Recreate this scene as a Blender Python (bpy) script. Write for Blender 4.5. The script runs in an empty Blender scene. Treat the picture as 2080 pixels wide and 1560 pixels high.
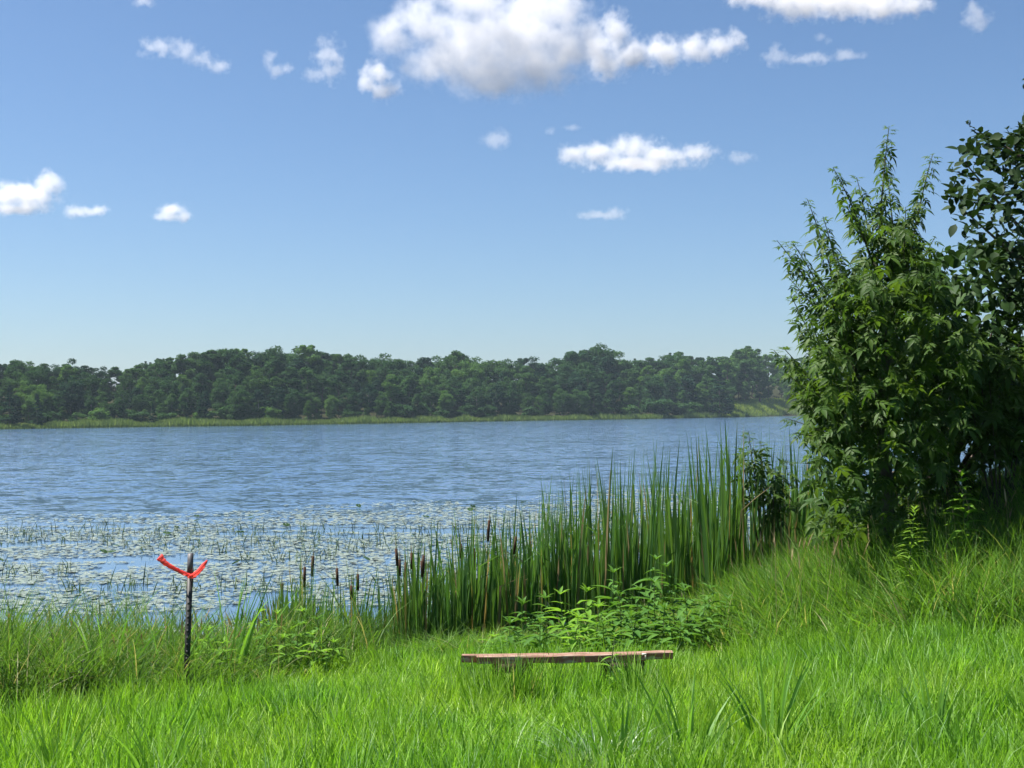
import bpy, bmesh, math, random
import numpy as np
from mathutils import Vector, Matrix

rng = np.random.default_rng(11)
random.seed(11)
sc = bpy.context.scene
col = sc.collection
R = math.radians

# ------------------------------------------------------------------ camera
F = 2800.0                       # focal length in pixels of the 2080 px wide photo
CAM = np.array([0.0, 0.0, 2.6])  # water level is z = 0
PITCH = math.atan(50 / F)
ROLL = R(0.33)
_f = np.array([0, math.cos(PITCH), math.sin(PITCH)])
_u0 = np.array([0, -math.sin(PITCH), math.cos(PITCH)])
_r0 = np.array([1.0, 0, 0])
_r = math.cos(ROLL) * _r0 - math.sin(ROLL) * _u0
_u = math.sin(ROLL) * _r0 + math.cos(ROLL) * _u0
cam_d = bpy.data.cameras.new('camera')
cam_d.sensor_width = 36
cam_d.lens = 36 * F / 2080
cam_d.clip_start = 0.1
cam_d.clip_end = 30000
cam = bpy.data.objects.new('camera', cam_d)
col.objects.link(cam)
cam.matrix_world = Matrix(((_r[0], _u[0], -_f[0], CAM[0]), (_r[1], _u[1], -_f[1], CAM[1]),
                           (_r[2], _u[2], -_f[2], CAM[2]), (0, 0, 0, 1)))
sc.camera = cam

# ------------------------------------------------------------------ light
SUN_EL, SUN_AZ = 59.0, -80.0     # azimuth from +Y towards +X
EXPOSURE = 1.38
SKY = 0.053
sd = np.array([math.sin(R(SUN_AZ)) * math.cos(R(SUN_EL)), math.cos(R(SUN_AZ)) * math.cos(R(SUN_EL)), math.sin(R(SUN_EL))])
sl = bpy.data.lights.new('sun', 'SUN')
sl.energy = 5.0
sl.angle = R(0.53)
sl.color = (1.0, 0.95, 0.88)
so = bpy.data.objects.new('sun', sl)
col.objects.link(so)
so.rotation_euler = Vector(sd).to_track_quat('Z', 'Y').to_euler()
w = bpy.data.worlds.new('World')
sc.world = w
w.use_nodes = True
wn = w.node_tree.nodes
wl = w.node_tree.links
sky = wn.new('ShaderNodeTexSky')
sky.sky_type = 'NISHITA'
sky.sun_disc = False
sky.sun_elevation = R(SUN_EL)
sky.sun_rotation = R(SUN_AZ)
sky.air_density = 0.9
sky.dust_density = 0.75
sky.ozone_density = 7.5
bg = wn['Background']
bg.inputs['Strength'].default_value = SKY
tint = wn.new('ShaderNodeMix')
tint.data_type = 'RGBA'
tint.blend_type = 'MULTIPLY'
tint.inputs[0].default_value = 1.0
tint.inputs[7].default_value = (0.975, 0.985, 0.975, 1)
wl.new(sky.outputs[0], tint.inputs[6])
wl.new(tint.outputs[2], bg.inputs['Color'])
sc.view_settings.view_transform = 'Standard'
sc.view_settings.look = 'None'
sc.view_settings.exposure = EXPOSURE
sc.view_settings.gamma = 1
sc.view_settings.use_curve_mapping = False
sc.cycles.max_bounces = 12
sc.cycles.diffuse_bounces = 3
sc.cycles.transmission_bounces = 6
sc.cycles.transparent_max_bounces = 12
sc.cycles.volume_bounces = 10
sc.cycles.use_denoising = True
sc.cycles.caustics_reflective = False
sc.cycles.caustics_refractive = False
sc.cycles.use_adaptive_sampling = True
sc.cycles.adaptive_threshold = 0.02


# ------------------------------------------------------------------ helpers
def ray(px, py):
    return _f * F + _r * (px - 1040) - _u * (py - 780)


def P(px, py, Y):
    d = ray(px, py)
    return CAM + d * (Y / d[1])


def W(px, py):
    d = ray(px, py)
    return CAM + d * (-CAM[2] / d[2])


def proj(p):
    v = np.asarray(p) - CAM
    z = v @ _f
    return 1040 + F * (v @ _r) / z, 780 - F * (v @ _u) / z


def mesh(name, V, Q, mat=None, r=None, smooth=False):
    me = bpy.data.meshes.new(name)
    V = np.ascontiguousarray(V, dtype=np.float32)
    Q = np.ascontiguousarray(Q, dtype=np.int32)
    n = len(Q)
    k = Q.shape[1]
    me.vertices.add(len(V))
    me.vertices.foreach_set('co', V.ravel())
    me.loops.add(n * k)
    me.loops.foreach_set('vertex_index', Q.ravel())
    me.polygons.add(n)
    me.polygons.foreach_set('loop_start', np.arange(0, n * k, k, dtype=np.int32))
    me.polygons.foreach_set('loop_total', np.full(n, k, dtype=np.int32))
    if smooth:
        me.polygons.foreach_set('use_smooth', np.ones(n, dtype=bool))
    if r is not None:
        a = me.attributes.new('r', 'FLOAT', 'POINT')
        a.data.foreach_set('value', np.ascontiguousarray(r, dtype=np.float32))
    me.update(calc_edges=True)
    me.validate()
    if mat:
        me.materials.append(mat)
    return me


def link(name, data, parent=None, loc=None):
    o = bpy.data.objects.new(name, data)
    col.objects.link(o)
    if parent is not None:
        o.parent = parent
    if loc is not None:
        o.location = [float(c) for c in loc]
    return o


def tag(o, label, cat, group=None):
    o['label'] = label
    o['category'] = cat
    if group:
        o['group'] = group
    return o


def kind(o, k):
    o['kind'] = k
    return o


def cat_parts(parts):
    """join (V, Q[, r]) tuples"""
    Vs, Qs, rs, n = [], [], [], 0
    for p in parts:
        V, Q = p[0], p[1]
        Vs.append(V)
        Qs.append(np.asarray(Q) + n)
        rs.append(p[2] if len(p) > 2 else np.zeros(len(V)))
        n += len(V)
    return np.vstack(Vs), np.vstack(Qs), np.concatenate(rs)


def box(c, s, rot=None):
    x, y, z = [d / 2 for d in s]
    V = np.array([[-x, -y, -z], [x, -y, -z], [x, y, -z], [-x, y, -z], [-x, -y, z], [x, -y, z], [x, y, z], [-x, y, z]])
    if rot is not None:
        V = V @ np.array(rot).T
    Q = np.array([[0, 3, 2, 1], [4, 5, 6, 7], [0, 1, 5, 4], [1, 2, 6, 5], [2, 3, 7, 6], [3, 0, 4, 7]])
    return V + np.array(c), Q


def tube(pts, rad, k=6):
    pts = np.asarray(pts, float)
    n = len(pts)
    rad = np.broadcast_to(np.asarray(rad, float), (n,))
    tan = np.gradient(pts, axis=0)
    tan /= np.linalg.norm(tan, axis=1, keepdims=True) + 1e-9
    ref = np.array([0.31, 0.87, 0.12])
    a = np.cross(tan, ref)
    a /= np.linalg.norm(a, axis=1, keepdims=True) + 1e-9
    b = np.cross(tan, a)
    th = np.arange(k) * 2 * math.pi / k
    V = pts[:, None, :] + rad[:, None, None] * (a[:, None, :] * np.cos(th)[None, :, None] + b[:, None, :] * np.sin(th)[None, :, None])
    V = V.reshape(-1, 3)
    i = np.arange(n - 1)[:, None] * k
    j = np.arange(k)[None, :]
    j2 = (j + 1) % k
    Q = np.stack([i + j, i + j2, i + k + j2, i + k + j], -1).reshape(-1, 4)
    return V, Q


def blades(base, h, wd, az, lean, curl, face, nseg=3, r=None, kink=None, taper=1.0):
    """many flat tapering grass blades as one quad mesh"""
    base = np.asarray(base, float)
    N = len(base)
    t = np.linspace(0, 1, nseg + 1)
    tm = (t[1:] + t[:-1]) / 2
    th = lean[:, None] + curl[:, None] * tm[None, :] ** 1.5
    if kink is not None:
        th = th + kink[:, None] * (tm[None, :] > 0.6)
    ds = (h / nseg)[:, None]
    al = np.concatenate([np.zeros((N, 1)), np.cumsum(np.sin(th) * ds, 1)], 1)
    up = np.concatenate([np.zeros((N, 1)), np.cumsum(np.cos(th) * ds, 1)], 1)
    pos = base[:, None, :] + np.stack([np.cos(az)[:, None] * al, np.sin(az)[:, None] * al, up], -1)
    prof = np.clip((1 - t ** (1.6 * taper)) * (0.65 + 0.8 * np.minimum(t * 3, 1) * 0.5), 0.04, 1)
    side = np.stack([-np.sin(face), np.cos(face), np.zeros(N)], -1)
    hw = 0.5 * wd[:, None] * prof[None, :]
    L = pos - side[:, None, :] * hw[..., None]
    Rr = pos + side[:, None, :] * hw[..., None]
    V = np.stack([L, Rr], 2).reshape(-1, 3)
    m = (nseg + 1) * 2
    b = np.arange(N)[:, None] * m
    s = np.arange(nseg)[None, :] * 2
    Q = np.stack([b + s, b + s + 1, b + s + 3, b + s + 2], -1).reshape(-1, 4)
    if r is None:
        r = rng.random(N)
    return V, Q, np.repeat(r, m)


def leaf(n=4, wid=0.4, fold=0.12, droop=0.25, peak=0.42, point=1.0, L=1.0):
    """one leaf along +X, three vertices across, folded at the midrib"""
    t = np.linspace(0, 1, n + 1)
    a = peak
    prof = np.where(t < a, np.sin(t / a * math.pi / 2) ** 0.8, np.cos((t - a) / (1 - a) * math.pi / 2) ** point)
    hw = 0.5 * wid * np.clip(prof, 0.03, 1)
    x = t * L
    z = -droop * t ** 2 * L
    V = np.stack([np.stack([x, hw, z + fold * hw * 2], -1), np.stack([x, 0 * hw, z], -1), np.stack([x, -hw, z + fold * hw * 2], -1)], 1).reshape(-1, 3)
    Q = []
    for i in range(n):
        o = i * 3
        Q += [[o, o + 1, o + 4, o + 3], [o + 1, o + 2, o + 5, o + 4]]
    return V, np.array(Q)


def frames(d, up=None):
    """rotation matrices (N,3,3) with X along d, Z near up"""
    d = d / (np.linalg.norm(d, axis=1, keepdims=True) + 1e-9)
    if up is None:
        up = np.tile(np.array([0.02, 0.03, 1.0]), (len(d), 1))
    z = up - (up * d).sum(1, keepdims=True) * d
    z /= np.linalg.norm(z, axis=1, keepdims=True) + 1e-9
    y = np.cross(z, d)
    return np.stack([d, y, z], -1)


def scatter(V, Q, M, loc, scl, r=None):
    N = len(loc)
    A = np.einsum('nij,vj->nvi', M, V) * np.asarray(scl).reshape(-1, 1, 1) + loc[:, None, :]
    k = len(V)
    QQ = (Q[None] + (np.arange(N) * k)[:, None, None]).reshape(-1, Q.shape[1])
    if r is None:
        r = rng.random(N)
    return A.reshape(-1, 3), QQ, np.repeat(r, k)


def inpoly(pts, poly):
    x, y = pts[:, 0], pts[:, 1]
    poly = np.asarray(poly, float)
    ins = np.zeros(len(pts), bool)
    j = len(poly) - 1
    for i in range(len(poly)):
        xi, yi = poly[i]
        xj, yj = poly[j]
        c = ((yi > y) != (yj > y)) & (x < (xj - xi) * (y - yi) / (yj - yi + 1e-9) + xi)
        ins ^= c
        j = i
    return ins


def sample_poly(poly, n):
    poly = np.asarray(poly, float)
    lo, hi = poly.min(0), poly.max(0)
    out = np.zeros((0, 2))
    while len(out) < n:
        p = lo + rng.random((n * 2, 2)) * (hi - lo)
        out = np.vstack([out, p[inpoly(p, poly)]])
    return out[:n]


def vnoise(x, y, seed=0):
    """smooth value noise"""
    def hsh(i, j):
        v = np.sin(i * 127.1 + j * 311.7 + seed * 74.7) * 43758.5453
        return v - np.floor(v)
    xi, yi = np.floor(x), np.floor(y)
    fx, fy = x - xi, y - yi
    fx, fy = fx * fx * (3 - 2 * fx), fy * fy * (3 - 2 * fy)
    return (hsh(xi, yi) * (1 - fx) + hsh(xi + 1, yi) * fx) * (1 - fy) + (hsh(xi, yi + 1) * (1 - fx) + hsh(xi + 1, yi + 1) * fx) * fy


# ------------------------------------------------------------------ materials
def newmat(name):
    m = bpy.data.materials.new(name)
    m.use_nodes = True
    nt = m.node_tree
    return m, nt.nodes, nt.links, nt.nodes['Principled BSDF'], nt.nodes['Material Output']


def leaf_mat(name, c1, c2, tr=0.4, rough=0.5, spec=0.3, c3=None, p3=0.93, warm=(1.15, 1.1, 0.55), patchy=False):
    m, N, L, bs, out = newmat(name)
    at = N.new('ShaderNodeAttribute')
    at.attribute_name = 'r'
    oi = N.new('ShaderNodeObjectInfo')
    ad = N.new('ShaderNodeMath')
    ad.operation = 'ADD'
    L.new(at.outputs['Fac'], ad.inputs[0])
    L.new(oi.outputs['Random'], ad.inputs[1])
    fr = N.new('ShaderNodeMath')
    fr.operation = 'FRACT'
    L.new(ad.outputs[0], fr.inputs[0])
    cr = N.new('ShaderNodeValToRGB')
    cr.color_ramp.elements[0].color = (*c1, 1)
    cr.color_ramp.elements[1].color = (*c2, 1)
    if c3:
        cr.color_ramp.elements[1].position = p3 - 0.03
        e = cr.color_ramp.elements.new(p3)
        e.color = (*c3, 1)
    L.new(fr.outputs[0], cr.inputs[0])
    colour = cr.outputs[0]
    if patchy:                      # drier and fresher patches of turf
        ge = N.new('ShaderNodeNewGeometry')
        no = N.new('ShaderNodeTexNoise')
        no.inputs['Scale'].default_value = 1.1
        no.inputs['Detail'].default_value = 3
        L.new(ge.outputs['Position'], no.inputs['Vector'])
        pr = N.new('ShaderNodeValToRGB')
        pr.color_ramp.elements[0].position = 0.32
        pr.color_ramp.elements[0].color = (0.68, 0.86, 0.95, 1)
        pr.color_ramp.elements[1].position = 0.68
        pr.color_ramp.elements[1].color = (1.08, 1.05, 0.95, 1)
        L.new(no.outputs['Fac'], pr.inputs[0])
        pm = N.new('ShaderNodeMix')
        pm.data_type = 'RGBA'
        pm.blend_type = 'MULTIPLY'
        pm.inputs[0].default_value = 1
        L.new(colour, pm.inputs[6])
        L.new(pr.outputs[0], pm.inputs[7])
        colour = pm.outputs[2]
    bs.inputs['Roughness'].default_value = rough
    bs.inputs['Specular IOR Level'].default_value = spec
    L.new(colour, bs.inputs['Base Color'])
    tb = N.new('ShaderNodeBsdfTranslucent')
    mu = N.new('ShaderNodeMix')
    mu.data_type = 'RGBA'
    mu.blend_type = 'MULTIPLY'
    mu.inputs[0].default_value = 1
    L.new(colour, mu.inputs[6])
    mu.inputs[7].default_value = (*[c * 1.6 for c in warm], 1)
    L.new(mu.outputs[2], tb.inputs['Color'])
    mx = N.new('ShaderNodeMixShader')
    mx.inputs[0].default_value = tr
    L.new(bs.outputs[0], mx.inputs[1])
    L.new(tb.outputs[0], mx.inputs[2])
    L.new(mx.outputs[0], out.inputs['Surface'])
    return m


def plain_mat(name, c, rough=0.7, spec=0.3, c2=None, scale=20, detail=4, bump=0.0, lo=0.4, hi=0.6, stretch=None):
    m, N, L, bs, out = newmat(name)
    bs.inputs['Roughness'].default_value = rough
    bs.inputs['Specular IOR Level'].default_value = spec
    bs.inputs['Base Color'].default_value = (*c, 1)
    if c2 is not None:
        tc = N.new('ShaderNodeTexCoord')
        no = N.new('ShaderNodeTexNoise')
        no.inputs['Scale'].default_value = scale
        no.inputs['Detail'].default_value = detail
        if stretch:
            mp = N.new('ShaderNodeMapping')
            mp.inputs['Scale'].default_value = stretch
            L.new(tc.outputs['Object'], mp.inputs[0])
            L.new(mp.outputs[0], no.inputs['Vector'])
        else:
            L.new(tc.outputs['Object'], no.inputs['Vector'])
        cr = N.new('ShaderNodeValToRGB')
        cr.color_ramp.elements[0].position = lo
        cr.color_ramp.elements[1].position = hi
        cr.color_ramp.elements[0].color = (*c, 1)
        cr.color_ramp.elements[1].color = (*c2, 1)
        L.new(no.outputs['Fac'], cr.inputs[0])
        L.new(cr.outputs[0], bs.inputs['Base Color'])
        if bump:
            bp = N.new('ShaderNodeBump')
            bp.inputs['Strength'].default_value = bump
            bp.inputs['Distance'].default_value = 0.01
            L.new(no.outputs['Fac'], bp.inputs['Height'])
            L.new(bp.outputs[0], bs.inputs['Normal'])
    return m


M_lawn = leaf_mat('lawn_grass', (0.095, 0.20, 0.016), (0.205, 0.35, 0.035), tr=0.45, rough=0.5, spec=0.25, c3=(0.30, 0.42, 0.16), p3=0.90, warm=(1.05, 1.1, 0.5), patchy=True)
M_tall = leaf_mat('tall_grass', (0.05, 0.125, 0.016), (0.12, 0.25, 0.03), tr=0.4, rough=0.55, spec=0.2, c3=(0.26, 0.27, 0.12), p3=0.95)
M_rough = leaf_mat('rough_grass', (0.04, 0.10, 0.016), (0.105, 0.21, 0.03), tr=0.38, rough=0.55, spec=0.2, c3=(0.25, 0.25, 0.12), p3=0.94)
M_reed = leaf_mat('cattail_leaf', (0.036, 0.102, 0.024), (0.078, 0.16, 0.033), tr=0.38, rough=0.5, spec=0.2, c3=(0.22, 0.17, 0.09), p3=0.965)
M_sedge = leaf_mat('emergent_stem', (0.03, 0.06, 0.025), (0.06, 0.10, 0.035), tr=0.2, rough=0.5)
M_silver = leaf_mat('pale_grass', (0.12, 0.21, 0.09), (0.23, 0.34, 0.18), tr=0.3, rough=0.4)
M_broad = leaf_mat('broad_grass', (0.08, 0.20, 0.028), (0.13, 0.28, 0.04), tr=0.4, rough=0.5, spec=0.25)
M_weed = leaf_mat('weed_leaf', (0.05, 0.13, 0.022), (0.085, 0.19, 0.03), tr=0.32, rough=0.6, spec=0.15)
M_weedlight = leaf_mat('weed_leaf_light', (0.10, 0.22, 0.025), (0.15, 0.29, 0.035), tr=0.4, rough=0.6, spec=0.15)
M_gold = leaf_mat('goldenrod_leaf', (0.10, 0.20, 0.025), (0.16, 0.27, 0.04), tr=0.4)
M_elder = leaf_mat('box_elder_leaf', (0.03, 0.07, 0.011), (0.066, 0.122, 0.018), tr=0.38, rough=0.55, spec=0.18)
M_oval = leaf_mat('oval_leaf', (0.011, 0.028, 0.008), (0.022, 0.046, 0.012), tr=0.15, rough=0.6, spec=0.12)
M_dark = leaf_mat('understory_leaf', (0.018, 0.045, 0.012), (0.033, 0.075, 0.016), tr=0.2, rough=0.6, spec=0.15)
M_pad = leaf_mat('lily_pad', (0.14, 0.18, 0.14), (0.20, 0.235, 0.19), tr=0.0, rough=0.4, spec=0.7)
M_wilt = leaf_mat('wilted_leaf', (0.012, 0.016, 0.01), (0.05, 0.07, 0.025), tr=0.1)
M_straw = leaf_mat('seed_head', (0.22, 0.17, 0.09), (0.36, 0.29, 0.16), tr=0.2)
M_far = [leaf_mat('far_leaf_a', (0.022, 0.060, 0.025), (0.040, 0.086, 0.031), tr=0.25, spec=0.03, rough=0.8),
         leaf_mat('far_leaf_b', (0.032, 0.080, 0.028), (0.054, 0.110, 0.034), tr=0.25, spec=0.03, rough=0.8),
         leaf_mat('far_leaf_c', (0.055, 0.120, 0.034), (0.080, 0.155, 0.040), tr=0.25, spec=0.03, rough=0.8),
         leaf_mat('far_leaf_d', (0.017, 0.047, 0.027), (0.028, 0.064, 0.032), tr=0.15, spec=0.03, rough=0.8)]
M_marsh = leaf_mat('marsh_grass', (0.095, 0.16, 0.045), (0.175, 0.24, 0.08), tr=0.3, spec=0.1)
M_marshdark = leaf_mat('marsh_edge', (0.05, 0.09, 0.025), (0.10, 0.14, 0.04), tr=0.3, spec=0.1)
M_bark = plain_mat('bark', (0.06, 0.045, 0.035), c2=(0.11, 0.09, 0.07), scale=8, rough=0.9)
M_pale = plain_mat('pale_bark', (0.28, 0.27, 0.24), c2=(0.12, 0.11, 0.09), scale=3, rough=0.9)
M_stem = plain_mat('green_stem', (0.06, 0.12, 0.03), c2=(0.11, 0.12, 0.05), scale=6, rough=0.6)
M_twig = plain_mat('twig', (0.07, 0.08, 0.04), c2=(0.05, 0.04, 0.03), scale=6, rough=0.8)
M_brown = plain_mat('cattail_head', (0.035, 0.016, 0.009), c2=(0.06, 0.03, 0.015), scale=60, rough=0.95, bump=0.3)
M_rock = plain_mat('pale_rock', (0.5, 0.46, 0.4), c2=(0.7, 0.68, 0.64), scale=4, rough=0.9)

# ------------------------------------------------------------------ terrain
_sx = np.array([-60, -12, -8, -5, -3, -2, -1.2, -0.4, 0.4, 2, 3, 4, 6, 10, 30, 80])
_sy = np.array([9, 12.2, 12.9, 13.0, 13.1, 13.4, 14.0, 14.5, 14.8, 15.6, 17.2, 19.2, 22, 25, 33, 40])
_fp = np.array([[-700, 890], [-400, 881], [0, 872], [260, 868], [520, 865], [800, 860], [1040, 855.5], [1300, 851.5], [1480, 848], [1600, 845], [2080, 843], [2700, 845]])
_fw = np.array([W(a, b) for a, b in _fp])
_fu = _fw[:, 0] / _fw[:, 1]


def shore_near(x):
    return np.interp(x, _sx, _sy)


def shore_far(x, y):
    return np.interp(x / np.maximum(y, 1), _fu, _fw[:, 1])


def ground_z(x, y):
    x = np.asarray(x, float)
    y = np.asarray(y, float)
    t = shore_near(x) - y
    land = np.interp(t, [0, 1, 2, 4.5, 7, 14, 40], [0.02, 0.13, 0.24, 0.42, 0.68, 0.95, 1.2])
    land = land + 0.05 * (vnoise(x * 0.7, y * 0.7, 3) - 0.5) * np.clip(t, 0, 1)
    land = land + 0.52 * np.exp(-((x - 6.0) / 2.2) ** 2 - ((y - 14.4) / 2.4) ** 2) * np.clip(t, 0, 1)
    lake = np.maximum(-1.4, 0.10 * t - 0.02)
    s = y - shore_far(x, y)
    far = np.interp(s, [0, 2, 10, 60, 150, 400, 2000], [-0.02, 0.25, 0.5, 4.5, 9, 12, 14])
    u = x / np.maximum(y, 1)
    far = far + np.interp(s, [2, 12, 60], [0, 1.6, 3.0]) * np.interp(u, [0.13, 0.18], [0, 1])
    lake = np.where(s > -15, np.maximum(lake, 0.1 * s - 0.02), lake)
    return np.where(t > 0, land, np.where(s > 0, far, lake))


gx = np.concatenate([-np.geomspace(1500, 60, 30), np.arange(-56, -12, 4), np.arange(-12, 12.01, 0.3), np.arange(14, 60, 4), np.geomspace(62, 1500, 30)])
gx = np.unique(np.concatenate([gx, np.arange(-260, 260, 8.0)]))
gy = np.unique(np.concatenate([[-400, -150, -60, -25], np.arange(-10, 4, 1.0), np.arange(4, 26, 0.3), np.arange(26, 60, 2.0), np.arange(60, 150, 10), np.arange(150, 520, 4.0), np.geomspace(530, 2000, 10)]))
XX, YY = np.meshgrid(gx, gy)
ZZ = ground_z(XX, YY)
nx, ny = len(gx), len(gy)
ii, jj = np.meshgrid(np.arange(nx - 1), np.arange(ny - 1))
b0 = (jj * nx + ii).ravel()
M_ground, N, L, bs, out = newmat('ground_soil')
bs.inputs['Roughness'].default_value = 0.95
bs.inputs['Specular IOR Level'].default_value = 0.0
no = N.new('ShaderNodeTexNoise')
no.inputs['Scale'].default_value = 3
no.inputs['Detail'].default_value = 8
ge = N.new('ShaderNodeNewGeometry')
L.new(ge.outputs['Position'], no.inputs['Vector'])
cr = N.new('ShaderNodeValToRGB')
cr.color_ramp.elements[0].color = (0.03, 0.035, 0.015, 1)
cr.color_ramp.elements[0].position = 0.35
cr.color_ramp.elements[1].color = (0.05, 0.09, 0.02, 1)
cr.color_ramp.elements[1].position = 0.65
L.new(no.outputs['Fac'], cr.inputs[0])
sy_ = N.new('ShaderNodeSeparateXYZ')
L.new(ge.outputs['Position'], sy_.inputs[0])
gt = N.new('ShaderNodeMath')
gt.operation = 'GREATER_THAN'
gt.inputs[1].default_value = 90
L.new(sy_.outputs['Y'], gt.inputs[0])
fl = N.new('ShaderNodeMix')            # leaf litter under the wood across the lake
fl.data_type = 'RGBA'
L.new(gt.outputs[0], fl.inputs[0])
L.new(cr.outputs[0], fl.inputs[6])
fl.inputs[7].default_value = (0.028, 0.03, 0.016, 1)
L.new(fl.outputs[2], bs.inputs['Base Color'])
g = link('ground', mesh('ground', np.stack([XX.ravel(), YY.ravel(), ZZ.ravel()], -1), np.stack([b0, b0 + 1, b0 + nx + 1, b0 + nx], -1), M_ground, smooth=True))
kind(g, 'structure')

# ------------------------------------------------------------------ water
M_water, N, L, bs, out = newmat('lake_water')
bs.inputs['Base Color'].default_value = (0.05, 0.10, 0.175, 1)
bs.inputs['Roughness'].default_value = 0.1
bs.inputs['IOR'].default_value = 2.7
bs.inputs['Specular IOR Level'].default_value = 0.5
ge = N.new('ShaderNodeNewGeometry')
sp = N.new('ShaderNodeSeparateXYZ')
L.new(ge.outputs['Position'], sp.inputs[0])
mp = N.new('ShaderNodeMapping')
mp.inputs['Scale'].default_value = (0.7, 1.0, 1)
mp.inputs['Rotation'].default_value = (0, 0, R(12))
L.new(ge.outputs['Position'], mp.inputs[0])
vec = None
for s_, a_ in ((0.8, 0.55), (2.6, 0.9), (7.5, 0.9)):      # slopes of three wave sizes
    no = N.new('ShaderNodeTexNoise')
    no.inputs['Scale'].default_value = s_
    no.inputs['Detail'].default_value = 1
    L.new(mp.outputs[0], no.inputs['Vector'])
    ma = N.new('ShaderNodeVectorMath')
    ma.operation = 'MULTIPLY_ADD'
    L.new(no.outputs['Color'], ma.inputs[0])
    ma.inputs[1].default_value = (0.5 * a_, 1.0 * a_, 0)
    ma.inputs[2].default_value = (-0.25 * a_, -0.5 * a_, 0)
    if vec is None:
        vec = ma.outputs[0]
    else:
        ad = N.new('ShaderNodeVectorMath')
        L.new(vec, ad.inputs[0])
        L.new(ma.outputs[0], ad.inputs[1])
        vec = ad.outputs[0]
mr = N.new('ShaderNodeMapRange')          # sheltered, calmer water among the plants
mr.inputs['From Min'].default_value = 28
mr.inputs['From Max'].default_value = 44
mr.inputs['To Min'].default_value = 0.05
mr.inputs['To Max'].default_value = 0.6
L.new(sp.outputs['Y'], mr.inputs['Value'])
gu = N.new('ShaderNodeTexNoise')          # gust patches
gu.inputs['Scale'].default_value = 0.03
gu.inputs['Detail'].default_value = 3
gm = N.new('ShaderNodeMapping')
gm.inputs['Scale'].default_value = (0.35, 1.6, 1)
L.new(ge.outputs['Position'], gm.inputs[0])
L.new(gm.outputs[0], gu.inputs['Vector'])
gr = N.new('ShaderNodeMapRange')
gr.inputs['From Min'].default_value = 0.3
gr.inputs['From Max'].default_value = 0.7
gr.inputs['To Min'].default_value = 0.7
gr.inputs['To Max'].default_value = 1.3
L.new(gu.outputs['Fac'], gr.inputs['Value'])
hm = N.new('ShaderNodeMath')
hm.operation = 'MULTIPLY'
L.new(gr.outputs[0], hm.inputs[0])
L.new(mr.outputs[0], hm.inputs[1])
sc_ = N.new('ShaderNodeVectorMath')
sc_.operation = 'SCALE'
L.new(vec, sc_.inputs[0])
L.new(hm.outputs[0], sc_.inputs['Scale'])
ad = N.new('ShaderNodeVectorMath')
L.new(sc_.outputs[0], ad.inputs[0])
ad.inputs[1].default_value = (0, 0, 1)
nm_ = N.new('ShaderNodeVectorMath')
nm_.operation = 'NORMALIZE'
L.new(ad.outputs[0], nm_.inputs[0])
L.new(nm_.outputs[0], bs.inputs['Normal'])
wx, wy = np.meshgrid(np.linspace(-900, 900, 37), np.linspace(9, 760, 31))
b1 = (np.arange(30)[:, None] * 37 + np.arange(36)[None]).ravel()
wo = link('lake_water', mesh('lake_water', np.stack([wx.ravel(), wy.ravel(), 0 * wx.ravel()], -1), np.stack([b1, b1 + 1, b1 + 38, b1 + 37], -1), M_water))
kind(wo, 'structure')

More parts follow.
